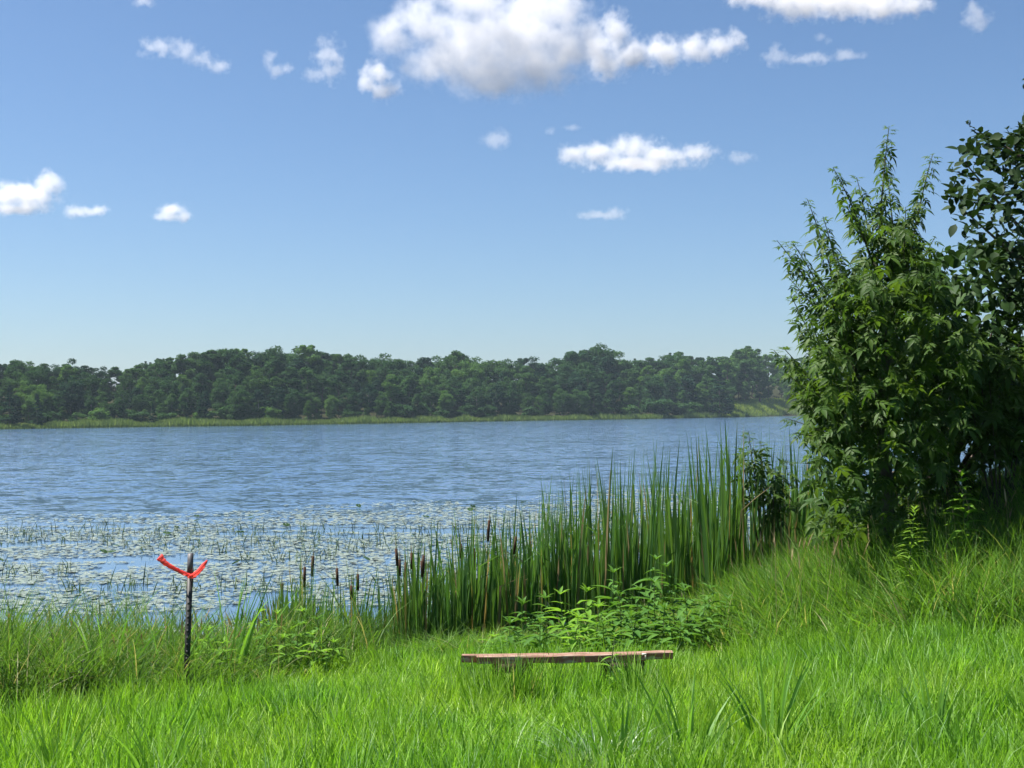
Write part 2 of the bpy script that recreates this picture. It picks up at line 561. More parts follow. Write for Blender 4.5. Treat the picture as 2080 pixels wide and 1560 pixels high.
# ------------------------------------------------------------------ far wood
def crown_mesh(name, typ, seed, mat):
    g = np.random.default_rng(seed)
    lob = []
    if typ == 'round':
        K = 58
        while len(lob) < K:
            p = g.uniform(-1, 1, 3)
            d = np.linalg.norm(p)
            if 0.35 < d < 1:
                lob.append((p * [0.24, 0.24, 0.43] + [0, 0, 0.54], g.uniform(0.05, 0.10)))
    elif typ == 'tall':
        for k in range(52):
            z = g.uniform(0.10, 0.97)
            rr = 0.17 * math.sin(min(1, (1.03 - z) * 2.2) * math.pi / 2) * g.uniform(0.4, 1)
            a = g.uniform(0, 6.28)
            lob.append((np.array([rr * math.cos(a), rr * math.sin(a), z]), g.uniform(0.04, 0.08)))
    elif typ == 'open':
        for k in range(44):
            z = g.uniform(0.25, 0.97)
            rr = 0.25 * math.sin((z - 0.2) / 0.85 * math.pi) * g.uniform(0.3, 1.1)
            a = g.uniform(0, 6.28)
            lob.append((np.array([rr * math.cos(a), rr * math.sin(a), z]), g.uniform(0.04, 0.075)))
    elif typ == 'bush':
        for k in range(26):
            p = g.uniform(-1, 1, 3)
            lob.append((np.array([p[0] * 0.33, p[1] * 0.33, 0.42 + p[2] * 0.36]), g.uniform(0.12, 0.2)))
    elif typ == 'conifer':
        for k in range(60):
            z = g.uniform(0.06, 0.99)
            rr = 0.19 * (1.0 - z) ** 0.9 * g.uniform(0.5, 1.0)
            a = g.uniform(0, 6.28)
            lob.append((np.array([rr * math.cos(a), rr * math.sin(a), z]), 0.02 + 0.06 * (1 - z)))
    Vs = []
    rs = []
    sz = {'bush': 0.034, 'conifer': 0.014}.get(typ, 0.0135)
    for c, rad in lob:
        n = int(170 * (1.0 if typ != 'conifer' else 0.5))
        d = g.normal(size=(n, 3))
        d /= np.linalg.norm(d, axis=1, keepdims=True)
        rr = rad * g.uniform(0.55, 1.12, (n, 1))
        flat = np.array([1, 1, 0.75 if typ != 'conifer' else 0.45])
        cc = c + d * rr * flat
        nn = d + g.normal(size=(n, 3)) * 0.7
        Fm = frames(np.cross(nn, g.normal(size=(n, 3))), nn)
        s = sz * g.uniform(0.6, 1.4, (n, 1))
        base = np.array([[-1, -0.3, 0], [0.1, -0.75, 0.1], [1, 0.3, 0], [-0.1, 0.75, 0.1]])
        v = np.einsum('nij,vj->nvi', Fm, base) * s[:, None] + cc[:, None]
        Vs.append(v.reshape(-1, 3))
        rs.append(np.repeat(np.clip(g.random() * 0.5 + g.random(n) * 0.5, 0, 0.999), 4))
    V = np.vstack(Vs)
    return mesh(name, V, np.arange(len(V)).reshape(-1, 4), mat, np.concatenate(rs))


def trunk_mesh(name, seed, mat, rad=0.012, top=0.85, forks=4):
    g = np.random.default_rng(seed)
    z = np.linspace(-0.02, top, 6)
    bend = np.cumsum(g.normal(size=(6, 2)) * 0.008, 0)
    p = np.column_stack([bend - bend[0], z])
    parts = [tube(p, np.linspace(rad, rad * 0.25, 6), 5)]
    for k in range(forks):
        i = g.integers(2, 5)
        a = g.uniform(0, 6.28)
        e = p[i] + np.array([math.cos(a) * 0.17, math.sin(a) * 0.17, 0.2])
        parts.append(tube([p[i], (p[i] + e) / 2 + [0, 0, -0.015], e], [rad * 0.5, rad * 0.35, rad * 0.12], 4))
    V, Q, _ = cat_parts(parts)
    return mesh(name, V, Q, mat)


PROTO = {}
for typ, n in (('round', 4), ('tall', 3), ('open', 3), ('bush', 2), ('conifer', 2)):
    for k in range(n):
        for mi in range(4):
            if typ == 'conifer' and mi not in (0, 3):
                continue
            PROTO[typ, k, mi] = crown_mesh('crown_%s' % typ, typ, 100 + k * 7 + len(typ), M_far[mi])
TR = [trunk_mesh('trunk', 5 + k, M_bark) for k in range(2)]
TRP = [trunk_mesh('pale_trunk', 15 + k, M_pale, 0.014, 0.8, 3) for k in range(2)]
NK = {'round': 4, 'tall': 3, 'open': 3, 'bush': 2, 'conifer': 2}

_top = np.array([[-500, 740], [-200, 742], [0, 735], [35, 727], [75, 735], [110, 736], [145, 731], [190, 742], [225, 742], [250, 748], [290, 730], [350, 722], [395, 712], [450, 699], [485, 710], [520, 712], [556, 704], [625, 703], [650, 712], [740, 716], [790, 714], [810, 727], [850, 724], [925, 712], [960, 720], [1000, 722], [1060, 724], [1090, 720], [1120, 726], [1160, 713], [1190, 708], [1220, 699], [1255, 712], [1275, 727], [1320, 726], [1375, 711], [1410, 722], [1460, 721], [1500, 710], [1525, 703], [1545, 720], [1570, 716], [1640, 722], [1800, 718], [2100, 715], [2600, 712]])
ORD = ['first', 'second', 'third', 'fourth', 'fifth', 'sixth', 'seventh', 'eighth', 'ninth', 'tenth', 'eleventh', 'twelfth', 'thirteenth',
       'fourteenth', 'fifteenth', 'sixteenth', 'seventeenth', 'eighteenth', 'nineteenth', 'twentieth', 'twenty-first', 'twenty-second',
       'twenty-third', 'twenty-fourth', 'twenty-fifth', 'twenty-sixth', 'twenty-seventh', 'twenty-eighth', 'twenty-ninth', 'thirtieth']
SHADE = ['dark green', 'mid green', 'light green', 'blackish green']
FORM = {'round': 'round-crowned broadleaf tree', 'tall': 'narrow upright tree', 'open': 'loose-crowned tree', 'bush': 'low bushy shrub', 'conifer': 'pointed conifer'}
far_count = {}


def far_pos(px, back):
    u = (px - 1040) / F
    y = float(np.interp(u, _fu, _fw[:, 1])) + back
    x = u * y
    return x, y, float(ground_z(x, y))


def far_tree(px, back, top_py, typ, mi, row, wide=1.0, pale=False, hmin=2.5):
    x, y, z = far_pos(px, back)
    h = max(hmin, P(px, top_py, y)[2] - z)
    name = {'bush': 'shrub', 'conifer': 'conifer_tree'}.get(typ, 'broadleaf_tree')
    o = link(name, None, loc=(x, y, z))
    o.empty_display_size = 0.5
    o.rotation_euler.z = rng.uniform(0, 6.28)
    k = int(rng.integers(NK[typ]))
    c = link('crown', PROTO[typ, k, mi], o)
    sxy = h * wide * rng.uniform(0.9, 1.15)
    c.scale = (sxy, sxy, h)
    if typ != 'bush':
        t = link('trunk', (TRP if pale else TR)[k % 2], o)
        t.scale = (h * 1.05, h * 1.05, h)
    key = (row, SHADE[mi], FORM[typ])
    far_count.setdefault(key, []).append((px, o))
    return o


rows = [('at the wood foot', 9, 0.50, 34), ('low on the far slope', 16, 0.68, 36), ('halfway up the far slope', 32, 0.84, 38)]
for row, back, frac, step in rows:
    px = -330.0 + rng.uniform(0, 20)
    while px < 2150:
        tp = np.interp(px, _top[:, 0], _top[:, 1])
        bp_ = np.interp(px, _fp[:, 0], _fp[:, 1])
        fr = frac * rng.uniform(0.82, 1.12)
        typ = rng.choice(['round', 'tall', 'open', 'tall', 'round'])
        mi = int(rng.choice([0, 0, 1, 1, 2, 3]))
        if 1430 < px <= 1475:
            mi = int(rng.choice([1, 2]))
        if 1475 < px < 1650:
            if back < 30:
                px += step
                continue
            mi = int(rng.choice([1, 2, 2]))
            typ = rng.choice(['tall', 'open'])
        far_tree(px, back + rng.uniform(-2, 5), bp_ + (tp - bp_) * fr, typ, mi, row, {'tall': 1.25, 'round': 1.15}.get(typ, 1.2), pale=back < 10 and rng.random() < 0.6)
        px += step * rng.uniform(0.75, 1.25)
# skyline trees follow the outline of the wood
px = -320.0
while px < 2150:
    tp = np.interp(px, _top[:, 0], _top[:, 1])
    typ = rng.choice(['round', 'round', 'tall', 'open'])
    mi = int(rng.choice([0, 0, 1, 3]))
    if px > 1440:
        mi = int(rng.choice([1, 2]))
    far_tree(px, 48 + rng.uniform(-5, 8), tp + rng.uniform(1, 7), typ, mi, 'along the far skyline', 1.3 if typ != 'tall' else 1.5)
    px += rng.uniform(19, 30)
for px, tp, typ, mi in ((35, 727, 'round', 0), (145, 731, 'round', 3), (402, 711, 'round', 0), (450, 699, 'round', 0), (486, 708, 'open', 2), (556, 704, 'round', 0), (626, 701, 'open', 2),
                        (925, 712, 'open', 1), (1160, 713, 'tall', 0), (1190, 708, 'round', 0), (1222, 699, 'round', 0), (1376, 711, 'round', 0), (1527, 703, 'open', 1), (1500, 710, 'tall', 1)):
    far_tree(px, 46, tp, typ, mi, 'topping the far skyline', 1.15)
for px in (296, 305, 320, 332, 345, 1290, 1302, 1312, 1325, 1338, 1350, 1362, 1440):
    tp = np.interp(px, _top[:, 0], _top[:, 1])
    far_tree(px, 60, tp + rng.uniform(1, 9), 'conifer', 3 if px < 600 else 0, 'on the far skyline', 1.0)
for px, tp in ((20, 782), (75, 800), (310, 820), (1460, 742)):
    far_tree(px, 3, tp, 'conifer', 3, 'low at the wood edge', 1.5)
# young trees and shrubs at the edge
for px in list(range(-300, 1500, 27)):
    px = px + rng.uniform(-12, 12)
    bp_ = np.interp(px, _fp[:, 0], _fp[:, 1])
    typ = rng.choice(['bush', 'tall', 'bush'])
    far_tree(px, 7 + rng.uniform(0, 2), bp_ - rng.uniform(28, 50) * (1.2 if typ == 'tall' else 1), typ, int(rng.choice([0, 1, 2, 1])), 'at the marsh edge', 1.5 if typ == 'bush' else 1.3, hmin=1.5)
for px, tp, typ, mi in ((1478, 812, 'bush', 1), (1514, 775, 'tall', 2), (1560, 770, 'open', 2), (1600, 770, 'tall', 2), (1620, 806, 'bush', 1), (1650, 790, 'open', 1), (1680, 800, 'bush', 1)):
    far_tree(px, 26 if px > 1500 else 14, tp, typ, mi, 'in the bright far meadow', 1.3, hmin=1.5)
for (row, sh, fm), lst in far_count.items():
    lst.sort(key=lambda a: a[0])
    vis = [a for a in lst if a[0] > -15]
    n = len(lst)
    for i, (px, o) in enumerate(lst):
        cat = 'shrub' if 'shrub' in fm else 'tree'
        if px < -15 or px > 1640:
            tag(o, '%s %s %s, %s' % (sh, fm, row, 'beyond the left edge' if px < 0 else 'behind the near trees'), cat, 'wood across the lake')
        elif len(vis) == 1:
            tag(o, 'only %s %s %s' % (sh, fm, row), cat, 'wood across the lake')
        else:
            q = [a[1] for a in vis].index(o)
            tag(o, '%s %s %s, %s such from the left' % (sh, fm, row, ORD[min(q, 29)]), cat, 'wood across the lake')

# marsh grass fringe along the far shore
n = 34000
px = np.concatenate([rng.uniform(-420, 1800, 24000), rng.uniform(1450, 1800, 10000)])
u = (px - 1040) / F
back = rng.uniform(0.0, 1.0, n) ** 1.3 * np.interp(px, [0, 1400, 1500, 1800], [7, 6, 30, 34])
yy = np.interp(u, _fu, _fw[:, 1]) + back
xx = u * yy
zz = ground_z(xx, yy)
h = rng.uniform(0.6, 1.3, n) * np.interp(vnoise(px * 0.035, 0 * px, 5), [0, 1], [0.45, 1.25])
V, Q, r_ = blades(np.stack([xx, yy, zz - 0.05], -1), h, rng.uniform(0.12, 0.3, n), rng.uniform(0, 6.28, n), rng.uniform(0, 0.25, n), rng.uniform(0, 0.4, n), rng.normal(1.57, 0.5, n) + 1.57 * 0, 2)
kind(tag(link('marsh_grass', mesh('marsh_grass', V, Q, M_marsh, r_)), 'yellow-green marsh grass fringing the far shore of the lake', 'grass'), 'stuff')
n = 7000
px = rng.uniform(-420, 1800, n)
u = (px - 1040) / F
yy = np.interp(u, _fu, _fw[:, 1]) + rng.uniform(-0.6, 0.4, n)
xx = u * yy
V, Q, r_ = blades(np.stack([xx, yy, 0 * xx - 0.05], -1), rng.uniform(0.25, 0.55, n), rng.uniform(0.1, 0.25, n), rng.uniform(0, 6.28, n), rng.uniform(0, 0.3, n), rng.uniform(0, 0.4, n), rng.normal(1.57, 0.5, n), 2)
kind(tag(link('shore_sedge', mesh('shore_sedge', V, Q, M_marshdark, r_)), 'dark low sedge at the waterline of the far shore', 'grass'), 'stuff')


M_meadow = leaf_mat('meadow_grass', (0.17, 0.25, 0.045), (0.27, 0.34, 0.07), tr=0.35, spec=0.1)
n = 16000
px = rng.uniform(1452, 1860, n)
u = (px - 1040) / F
yy = np.interp(u, _fu, _fw[:, 1]) + 1.5 + 34 * rng.random(n)
xx = u * yy
V, Q, r_ = blades(np.stack([xx, yy, ground_z(xx, yy) - 0.05], -1), rng.uniform(0.5, 1.1, n), rng.uniform(0.15, 0.35, n), rng.uniform(0, 6.28, n), rng.uniform(0, 0.3, n), rng.uniform(0, 0.5, n), rng.normal(1.57, 0.6, n), 2)
kind(tag(link('meadow_grass', mesh('meadow_grass', V, Q, M_meadow, r_)), 'bright yellow-green meadow grass behind the far shore on the right', 'grass'), 'stuff')


def boulder(name, px, py, wpx, hpx, label, seed):
    p = W(px, py)
    g = np.random.default_rng(seed)
    s = p[1] / F
    bm_v = []
    k, m = 10, 6
    for j in range(m + 1):
        ph = math.pi * j / m
        for i in range(k):
            th = 2 * math.pi * i / k
            f_ = 1 + 0.22 * math.sin(3 * th + seed) * math.sin(2 * ph) + g.uniform(-0.08, 0.08)
            bm_v.append([math.sin(ph) * math.cos(th) * f_ * wpx * s / 2, math.sin(ph) * math.sin(th) * f_ * wpx * s / 2.5, math.cos(ph) * f_ * hpx * s * 0.8])
    q = [[j * k + i, j * k + (i + 1) % k, (j + 1) * k + (i + 1) % k, (j + 1) * k + i] for j in range(m) for i in range(k)]
    tag(link(name, mesh(name, np.array(bm_v), np.array(q), M_rock), loc=(p[0], p[1] - 1.6, 0.05)), label, 'rock')


boulder('boulder', 1083, 853, 15, 6, 'larger of two small pale boulders at the far waterline', 3)
boulder('boulder', 1106, 851.5, 8, 5, 'smaller whiter boulder at the far waterline, right of its neighbour', 8)
x, y, z = far_pos(1543, 24)
V, Q, _ = cat_parts([tube([[0, 0, -0.1], [0.05, 0, 0.7], [0.0, 0, 1.4], [0.12, 0, 1.9]], [0.42, 0.36, 0.3, 0.1], 7), tube([[0, 0, 1.1], [0.45, 0, 1.5]], [0.12, 0.05], 5)])
M_snag = plain_mat('reddish_snag', (0.09, 0.03, 0.018), c2=(0.05, 0.025, 0.018), scale=5, rough=0.9)
tag(link('tree_stump', mesh('tree_stump', V, Q, M_snag), loc=(x, y, z)), 'dark reddish-brown stump in the bright meadow across the lake', 'stump')

# ------------------------------------------------------------------ clouds (real vapour, three kilometres off)

CLOUD = {'big': (0.020, 0.021, 2.2, 1.0), 'mid': (0.044, 0.036, 2.2, 1.0), 'wisp': (0.017, 0.042, 2.9, 1.0), 'faint': (0.013, 0.04, 2.2, 1.0)}


def cloud(label, lumps, typ, vox=None, disp=None):
    """a closed shell round overlapping lumps; inside, vapour whose density fades outwards and is torn by noise"""
    dens, nscale, amp, soft = CLOUD[typ]
    Y = 780 * F / (830 - lumps[0][1])       # all on one level, so lower in the sky is farther off
    dens, nscale = dens * 3000 / Y, nscale * 3000 / Y
    s = Y / F
    c0 = P(lumps[0][0], lumps[0][1], Y)
    m = bpy.data.materials.new('cloud_vapour')
    m.use_nodes = True
    m.cycles.volume_step_rate = 0.4
    N = m.node_tree.nodes
    L = m.node_tree.links
    N.remove(N['Principled BSDF'])
    ge = N.new('ShaderNodeNewGeometry')
    b = bmesh.new()
    prev = None
    for (px, py, rx, ry) in lumps:
        ctr = P(px, py, Y) + np.array([0, random.uniform(-.3, .3) * rx * s, 0])
        rad = np.array([rx * s, (rx * 0.5 + ry * 0.4) * s, ry * s]) * (1.38 if typ in ('wisp', 'faint') else 1.2)
        mt = Matrix.Translation(Vector(ctr - c0)) @ Matrix.Diagonal((*(rad * 1.3), 1))
        bmesh.ops.create_icosphere(b, subdivisions=2, radius=1, matrix=mt)
        va = N.new('ShaderNodeVectorMath')
        va.operation = 'MULTIPLY_ADD'
        L.new(ge.outputs['Position'], va.inputs[0])
        va.inputs[1].default_value = tuple(1 / rad)
        va.inputs[2].default_value = tuple(-ctr / rad)
        ln = N.new('ShaderNodeVectorMath')
        ln.operation = 'LENGTH'
        L.new(va.outputs[0], ln.inputs[0])
        if prev is None:
            prev = ln.outputs['Value']
        else:
            sm = N.new('ShaderNodeMath')
            sm.operation = 'SMOOTH_MIN'
            L.new(prev, sm.inputs[0])
            L.new(ln.outputs['Value'], sm.inputs[1])
            sm.inputs[2].default_value = 0.25
            prev = sm.outputs[0]
    no = N.new('ShaderNodeTexNoise')
    no.inputs['Scale'].default_value = nscale
    no.inputs['Detail'].default_value = 5
    no.inputs['Roughness'].default_value = 0.64
    L.new(ge.outputs['Position'], no.inputs['Vector'])
    # f = amp * noise - distance + const ; density = smoothstep(f)
    ma = N.new('ShaderNodeMath')
    ma.operation = 'MULTIPLY_ADD'
    L.new(no.outputs['Fac'], ma.inputs[0])
    ma.inputs[1].default_value = amp
    ma.inputs[2].default_value = 0.92 - amp * 0.5
    su = N.new('ShaderNodeMath')
    su.operation = 'SUBTRACT'
    L.new(ma.outputs[0], su.inputs[0])
    L.new(prev, su.inputs[1])
    mr = N.new('ShaderNodeMapRange')
    mr.interpolation_type = 'SMOOTHSTEP'
    mr.inputs[1].default_value = 0.0
    mr.inputs[2].default_value = soft
    mr.inputs[3].default_value = 0.0
    mr.inputs[4].default_value = dens
    L.new(su.outputs[0], mr.inputs[0])
    v = N.new('ShaderNodeVolumePrincipled')
    v.inputs['Color'].default_value = (0.89, 0.89, 0.90, 1)
    v.inputs['Anisotropy'].default_value = 0.25
    L.new(mr.outputs[0], v.inputs['Density'])
    L.new(v.outputs[0], N['Material Output'].inputs['Volume'])
    me = bpy.data.meshes.new('cloud')
    b.to_mesh(me)
    b.free()
    me.materials.append(m)
    o = link('cloud', me, loc=c0)
    rm = o.modifiers.new('union', 'REMESH')
    rm.mode = 'VOXEL'
    rm.voxel_size = max(3.0 * Y / 3000, 0.16 * max(l[3] for l in lumps) * s)
    return tag(o, label, 'cloud', 'fair-weather clouds')


cloud('largest white cumulus cloud, at the top centre of the sky',
      [(800, 70, 55, 50), (860, 45, 80, 55), (960, 75, 120, 75), (1060, 85, 130, 80), (1160, 95, 85, 60), (1000, 150, 120, 45), (1090, 145, 100, 45), (890, 130, 80, 45), (960, 0, 110, 45), (1100, 10, 110, 55), (1010, 180, 60, 26), (1195, 70, 40, 40)], 'big', 7, 17)
cloud('ragged white cloud just right of the largest cloud', [(1285, 112, 50, 32), (1350, 105, 45, 36), (1410, 98, 42, 32), (1460, 92, 34, 28), (1495, 80, 24, 26), (1250, 60, 34, 44), (1235, 130, 44, 34), (1215, 95, 30, 40)], 'mid', 5, 13)
cloud('small detached puff hanging below the left end of the largest cloud', [(765, 150, 32, 28), (782, 185, 32, 24), (745, 165, 22, 22)], 'mid', 4, 10)
cloud('ragged wisp of cloud highest on the left half of the sky', [(325, 98, 34, 18), (375, 103, 28, 20), (405, 120, 28, 16), (445, 136, 26, 12)], 'wisp', 4, 10)
cloud('thin torn wisp between the left wisp and the upright puff', [(548, 118, 14, 20), (560, 142, 20, 14), (585, 138, 20, 9)], 'wisp', 3.5, 8)
cloud('small upright puff of cloud left of the largest cloud', [(668, 110, 26, 30), (675, 140, 24, 24), (645, 150, 30, 12)], 'wisp', 3.5, 9)
cloud('long white cloud cut by the top right edge of the picture', [(1560, -10, 80, 22), (1620, 8, 70, 36), (1700, 5, 90, 34), (1790, 2, 80, 30), (1850, 2, 50, 26), (1500, -14, 40, 22)], 'mid', 6, 13)
cloud('faint ragged puff near the top right corner', [(1984, 34, 24, 24), (1990, 52, 18, 14), (1975, 15, 12, 16)], 'wisp', 3.5, 9)
cloud('low flat wisp under the long top right cloud', [(1575, 118, 24, 16), (1620, 122, 36, 9), (1665, 118, 34, 12), (1715, 113, 36, 10), (1572, 98, 12, 14)], 'wisp', 3.5, 8)
cloud('tiny scrap of cloud above the low flat wisp', [(1668, 76, 12, 9), (1682, 84, 8, 8)], 'faint', 3, 6)
cloud('long flat-based white cloud right of centre, halfway up the sky', [(1165, 312, 40, 20), (1215, 315, 55, 22), (1290, 302, 55, 26), (1345, 316, 60, 24), (1415, 312, 42, 22), (1300, 326, 120, 14)], 'mid', 4.5, 11)
cloud('small puff trailing at the right end of the long flat cloud', [(1505, 323, 30, 11)], 'wisp', 3.5, 7)
cloud('faint hazy puff above and left of the long flat cloud', [(1010, 285, 28, 20)], 'faint', 3.5, 8)
cloud('faint streak of cloud above the long flat cloud', [(1165, 259, 22, 6), (1115, 266, 12, 8)], 'faint', 3, 5)
cloud('thin low streak of cloud below the long flat cloud', [(1215, 437, 42, 8), (1245, 434, 26, 11)], 'wisp', 3, 6)
cloud('white cumulus cloud cut by the left edge of the picture', [(25, 400, 55, 32), (95, 372, 34, 28), (60, 398, 60, 30), (-40, 410, 70, 36), (40, 425, 70, 14)], 'mid', 4.5, 11)
cloud('small flat cloud between the left edge cloud and the round puff', [(152, 430, 24, 14), (180, 432, 36, 11), (203, 427, 20, 14)], 'mid', 3.5, 7)
cloud('small round white puff low on the left of the sky', [(355, 428, 34, 18), (350, 440, 40, 12), (372, 436, 22, 16)], 'mid', 3.5, 7)
cloud('scrap of cloud at the top edge near the top left corner', [(290, 2, 22, 12)], 'wisp', 3.5, 7)

# ------------------------------------------------------------------ near bank: grasses
def gz(x, y):
    return float(ground_z(x, y))


# grasses: patches of individual blades, placed side by side as instances (uncountable grass)
def patch_set(name, mat, count, size, h, wd, lean, curl, nv=8, nseg=4, clumpy=0.5):
    c = bpy.data.collections.new(name)
    for k in range(nv):
        q = (rng.random((count, 2)) - 0.5) * size
        az = rng.uniform(0, 6.28, count)
        hn = vnoise(q[:, 0] * 7 + k * 31, q[:, 1] * 7, 50 + k)
        hh = rng.uniform(*h, count) * (1 - clumpy / 2 + clumpy * hn)
        ln = vnoise(q[:, 0] * 4 + k * 17, q[:, 1] * 4, 90 + k) * 6.28 * 1.5
        az = np.where(rng.random(count) < 0.5, ln, az)
        V, Q, r_ = blades(np.column_stack([q, np.full(count, -0.04)]), hh + 0.04, rng.uniform(*wd, count), az, rng.uniform(*lean, count), rng.uniform(*curl, count), rng.uniform(0, 6.28, count), nseg)
        c.objects.link(bpy.data.objects.new(name, mesh(name, V, Q, mat, r_)))
    return c


def place_patches(name, label, x0, x1, y0, y1, step, inside, height, coll, nv=8):
    gx_, gy_ = np.meshgrid(np.arange(x0, x1, step), np.arange(y0, y1, step))
    x = gx_.ravel() + rng.uniform(-0.35, 0.35, gx_.size) * step
    y = gy_.ravel() + rng.uniform(-0.35, 0.35, gx_.size) * step
    ok = inside(x, y)
    x, y = x[ok], y[ok]
    n = len(x)
    e = 0.15
    z = ground_z(x, y)
    sxx = (ground_z(x + e, y) - ground_z(x - e, y)) / (2 * e)
    syy = (ground_z(x, y + e) - ground_z(x, y - e)) / (2 * e)
    rot = []
    for i in range(n):
        nv_ = Vector((-sxx[i], -syy[i], 1)).normalized()
        q = nv_.to_track_quat('Z', 'Y') @ Matrix.Rotation(rng.uniform(0, 6.28), 3, 'Z').to_quaternion()
        rot.append(q.to_euler())
    hs = height(x, y)
    o = scatter_nodes(name, np.stack([x, y, z], -1), np.array(rot), np.stack([np.ones(n), np.ones(n), hs], -1), rng.integers(0, nv, n), coll)
    return kind(tag(o, label, 'grass'), 'stuff')


def scatter_nodes(name, pts, rot, scl, idx, coll):
    me = bpy.data.meshes.new(name)
    me.vertices.add(len(pts))
    me.vertices.foreach_set('co', np.ascontiguousarray(pts, dtype=np.float32).ravel())
    for nm, ty, arr in (('rot', 'FLOAT_VECTOR', rot), ('scl', 'FLOAT_VECTOR', scl)):
        at = me.attributes.new(nm, ty, 'POINT')
        at.data.foreach_set('vector', np.ascontiguousarray(arr, dtype=np.float32).ravel())
    at = me.attributes.new('idx', 'INT', 'POINT')
    at.data.foreach_set('value', np.ascontiguousarray(idx, dtype=np.int32))
    o = link(name, me)
    ng = bpy.data.node_groups.new(name, 'GeometryNodeTree')
    ng.interface.new_socket('Geometry', in_out='INPUT', socket_type='NodeSocketGeometry')
    ng.interface.new_socket('Geometry', in_out='OUTPUT', socket_type='NodeSocketGeometry')
    nn, ll = ng.nodes, ng.links
    gi, go = nn.new('NodeGroupInput'), nn.new('NodeGroupOutput')
    ip = nn.new('GeometryNodeInstanceOnPoints')
    ci = nn.new('GeometryNodeCollectionInfo')
    ci.inputs['Collection'].default_value = coll
    ci.inputs['Separate Children'].default_value = True
    ci.inputs['Reset Children'].default_value = True
    ll.new(gi.outputs[0], ip.inputs['Points'])
    ll.new(ci.outputs[0], ip.inputs['Instance'])
    ip.inputs['Pick Instance'].default_value = True
    for nm, ty, sk in (('rot', 'FLOAT_VECTOR', 'Rotation'), ('scl', 'FLOAT_VECTOR', 'Scale'), ('idx', 'INT', 'Instance Index')):
        na = nn.new('GeometryNodeInputNamedAttribute')
        na.data_type = ty
        na.inputs['Name'].default_value = nm
        ll.new(na.outputs['Attribute'], ip.inputs[sk])
    ll.new(ip.outputs[0], go.inputs[0])
    md = o.modifiers.new('scatter', 'NODES')
    md.node_group = ng
    return o


LAWN = patch_set('lawn_patch', M_lawn, 500, 0.62, (0.08, 0.235), (0.008, 0.018), (0.02, 0.45), (0.1, 1.0), nv=12, clumpy=0.9)


def lawn_in(x, y):
    t = shore_near(x) - y
    edge = np.where(x > 0.1, np.interp(x, [0.1, 0.3, 1.6, 2.4, 3.2, 4, 6, 9], [1.2, 2.2, 2.8, 4.3, 6.5, 8.5, 11.4, 13.8]), 0.45)
    edge = np.where(x < -1.6, np.interp(-x, [1.6, 2.4, 4, 8], [0.8, 1.7, 2.3, 2.6]), edge)
    return (t > edge - 0.9 * rng.random(len(x))) & (np.abs(x) < 0.47 * y + 1.6)


def lawn_h(x, y):
    near_bench = np.exp(-((x - 0.35) / 0.95) ** 4 - ((y - 9.66) / 0.3) ** 2)
    return 0.6 + 0.75 * vnoise(x * 1.2, y * 1.2, 1) + 0.2 * rng.random(len(x)) + 1.05 * near_bench


place_patches('lawn_grass', 'bright green uncut lawn grass filling the foreground', -9, 9, 4.5, 15.0, 0.40, lawn_in, lawn_h, LAWN, 12)

TALL = patch_set('tall_patch', M_tall, 260, 0.55, (0.40, 0.95), (0.009, 0.019), (0.0, 0.3), (0.1, 1.2), nseg=5)
TANGLE = patch_set('tangle_patch', M_rough, 270, 0.55, (0.35, 0.95), (0.007, 0.015), (0.0, 0.5), (0.3, 2.3), nseg=5, clumpy=0.8)


# unmown bank on the right, shaded by the trees
def bank_lo(x):
    return np.interp(x, [1.2, 2.0, 3, 4, 9], [13.2, 12.1, 10.8, 10.25, 9.8])


def bank_in(x, y):
    return (shore_near(x) - y > 0.0) & (y - bank_lo(x) - 0.6 * vnoise(x * 1.5, x * 0, 9) > 0)


def bank_h(x, y):
    d_ = y - bank_lo(x)
    return (0.55 + 0.55 * vnoise(x * 1.1, y * 1.1, 21)) * np.clip(0.40 + d_ / 3.2, 0.40, 1) * np.interp(x, [1.2, 2.6, 3.6, 4.4], [0.6, 0.8, 1.1, 1.3])


place_patches('bank_grass', 'tall unmown grass on the right bank below the trees', 1.2, 9.5, 10.5, 19.5, 0.34, bank_in, bank_h, TALL)


# long grass round the marker post on the left
def left_lo(x):
    return np.interp(x, [-8.5, -4.6, -3.6, -2.6, -2.0, -1.5], [9.6, 9.7, 9.8, 10.5, 12.0, 12.9])


def left_in(x, y):
    return (shore_near(x) - y > -0.1) & (y - left_lo(x) - 0.6 * vnoise(x * 1.7, x * 0, 4) > 0)


def left_h(x, y):
    return (0.62 + 0.7 * vnoise(x * 1.3, y * 1.3, 31)) * np.clip(0.6 + (y - left_lo(x)) / 2.2, 0.6, 1)


place_patches('long_grass', 'long tangled grass around the marker post at the water edge', -8.5, -1.4, 9.6, 13.4, 0.34, left_in, left_h, TANGLE)


# grass between lawn and water in the middle
def mid_in(x, y):
    t = shore_near(x) - y
    return (t > 0.25) & (t < np.interp(x, [-2, 0, 2.6], [0.9, 1.7, 3.0])) & ~((x > -1.75) & (x < -0.95)) & ~((x > 0.05) & (x < 2.0) & (y < 13.6))


place_patches('bank_edge_grass', 'mixed grass at the foot of the cattails behind the bench', -2.0, 2.6, 11.0, 15.6, 0.36, mid_in, lambda x, y: rng.uniform(0.3, 0.5, len(x)), TANGLE)

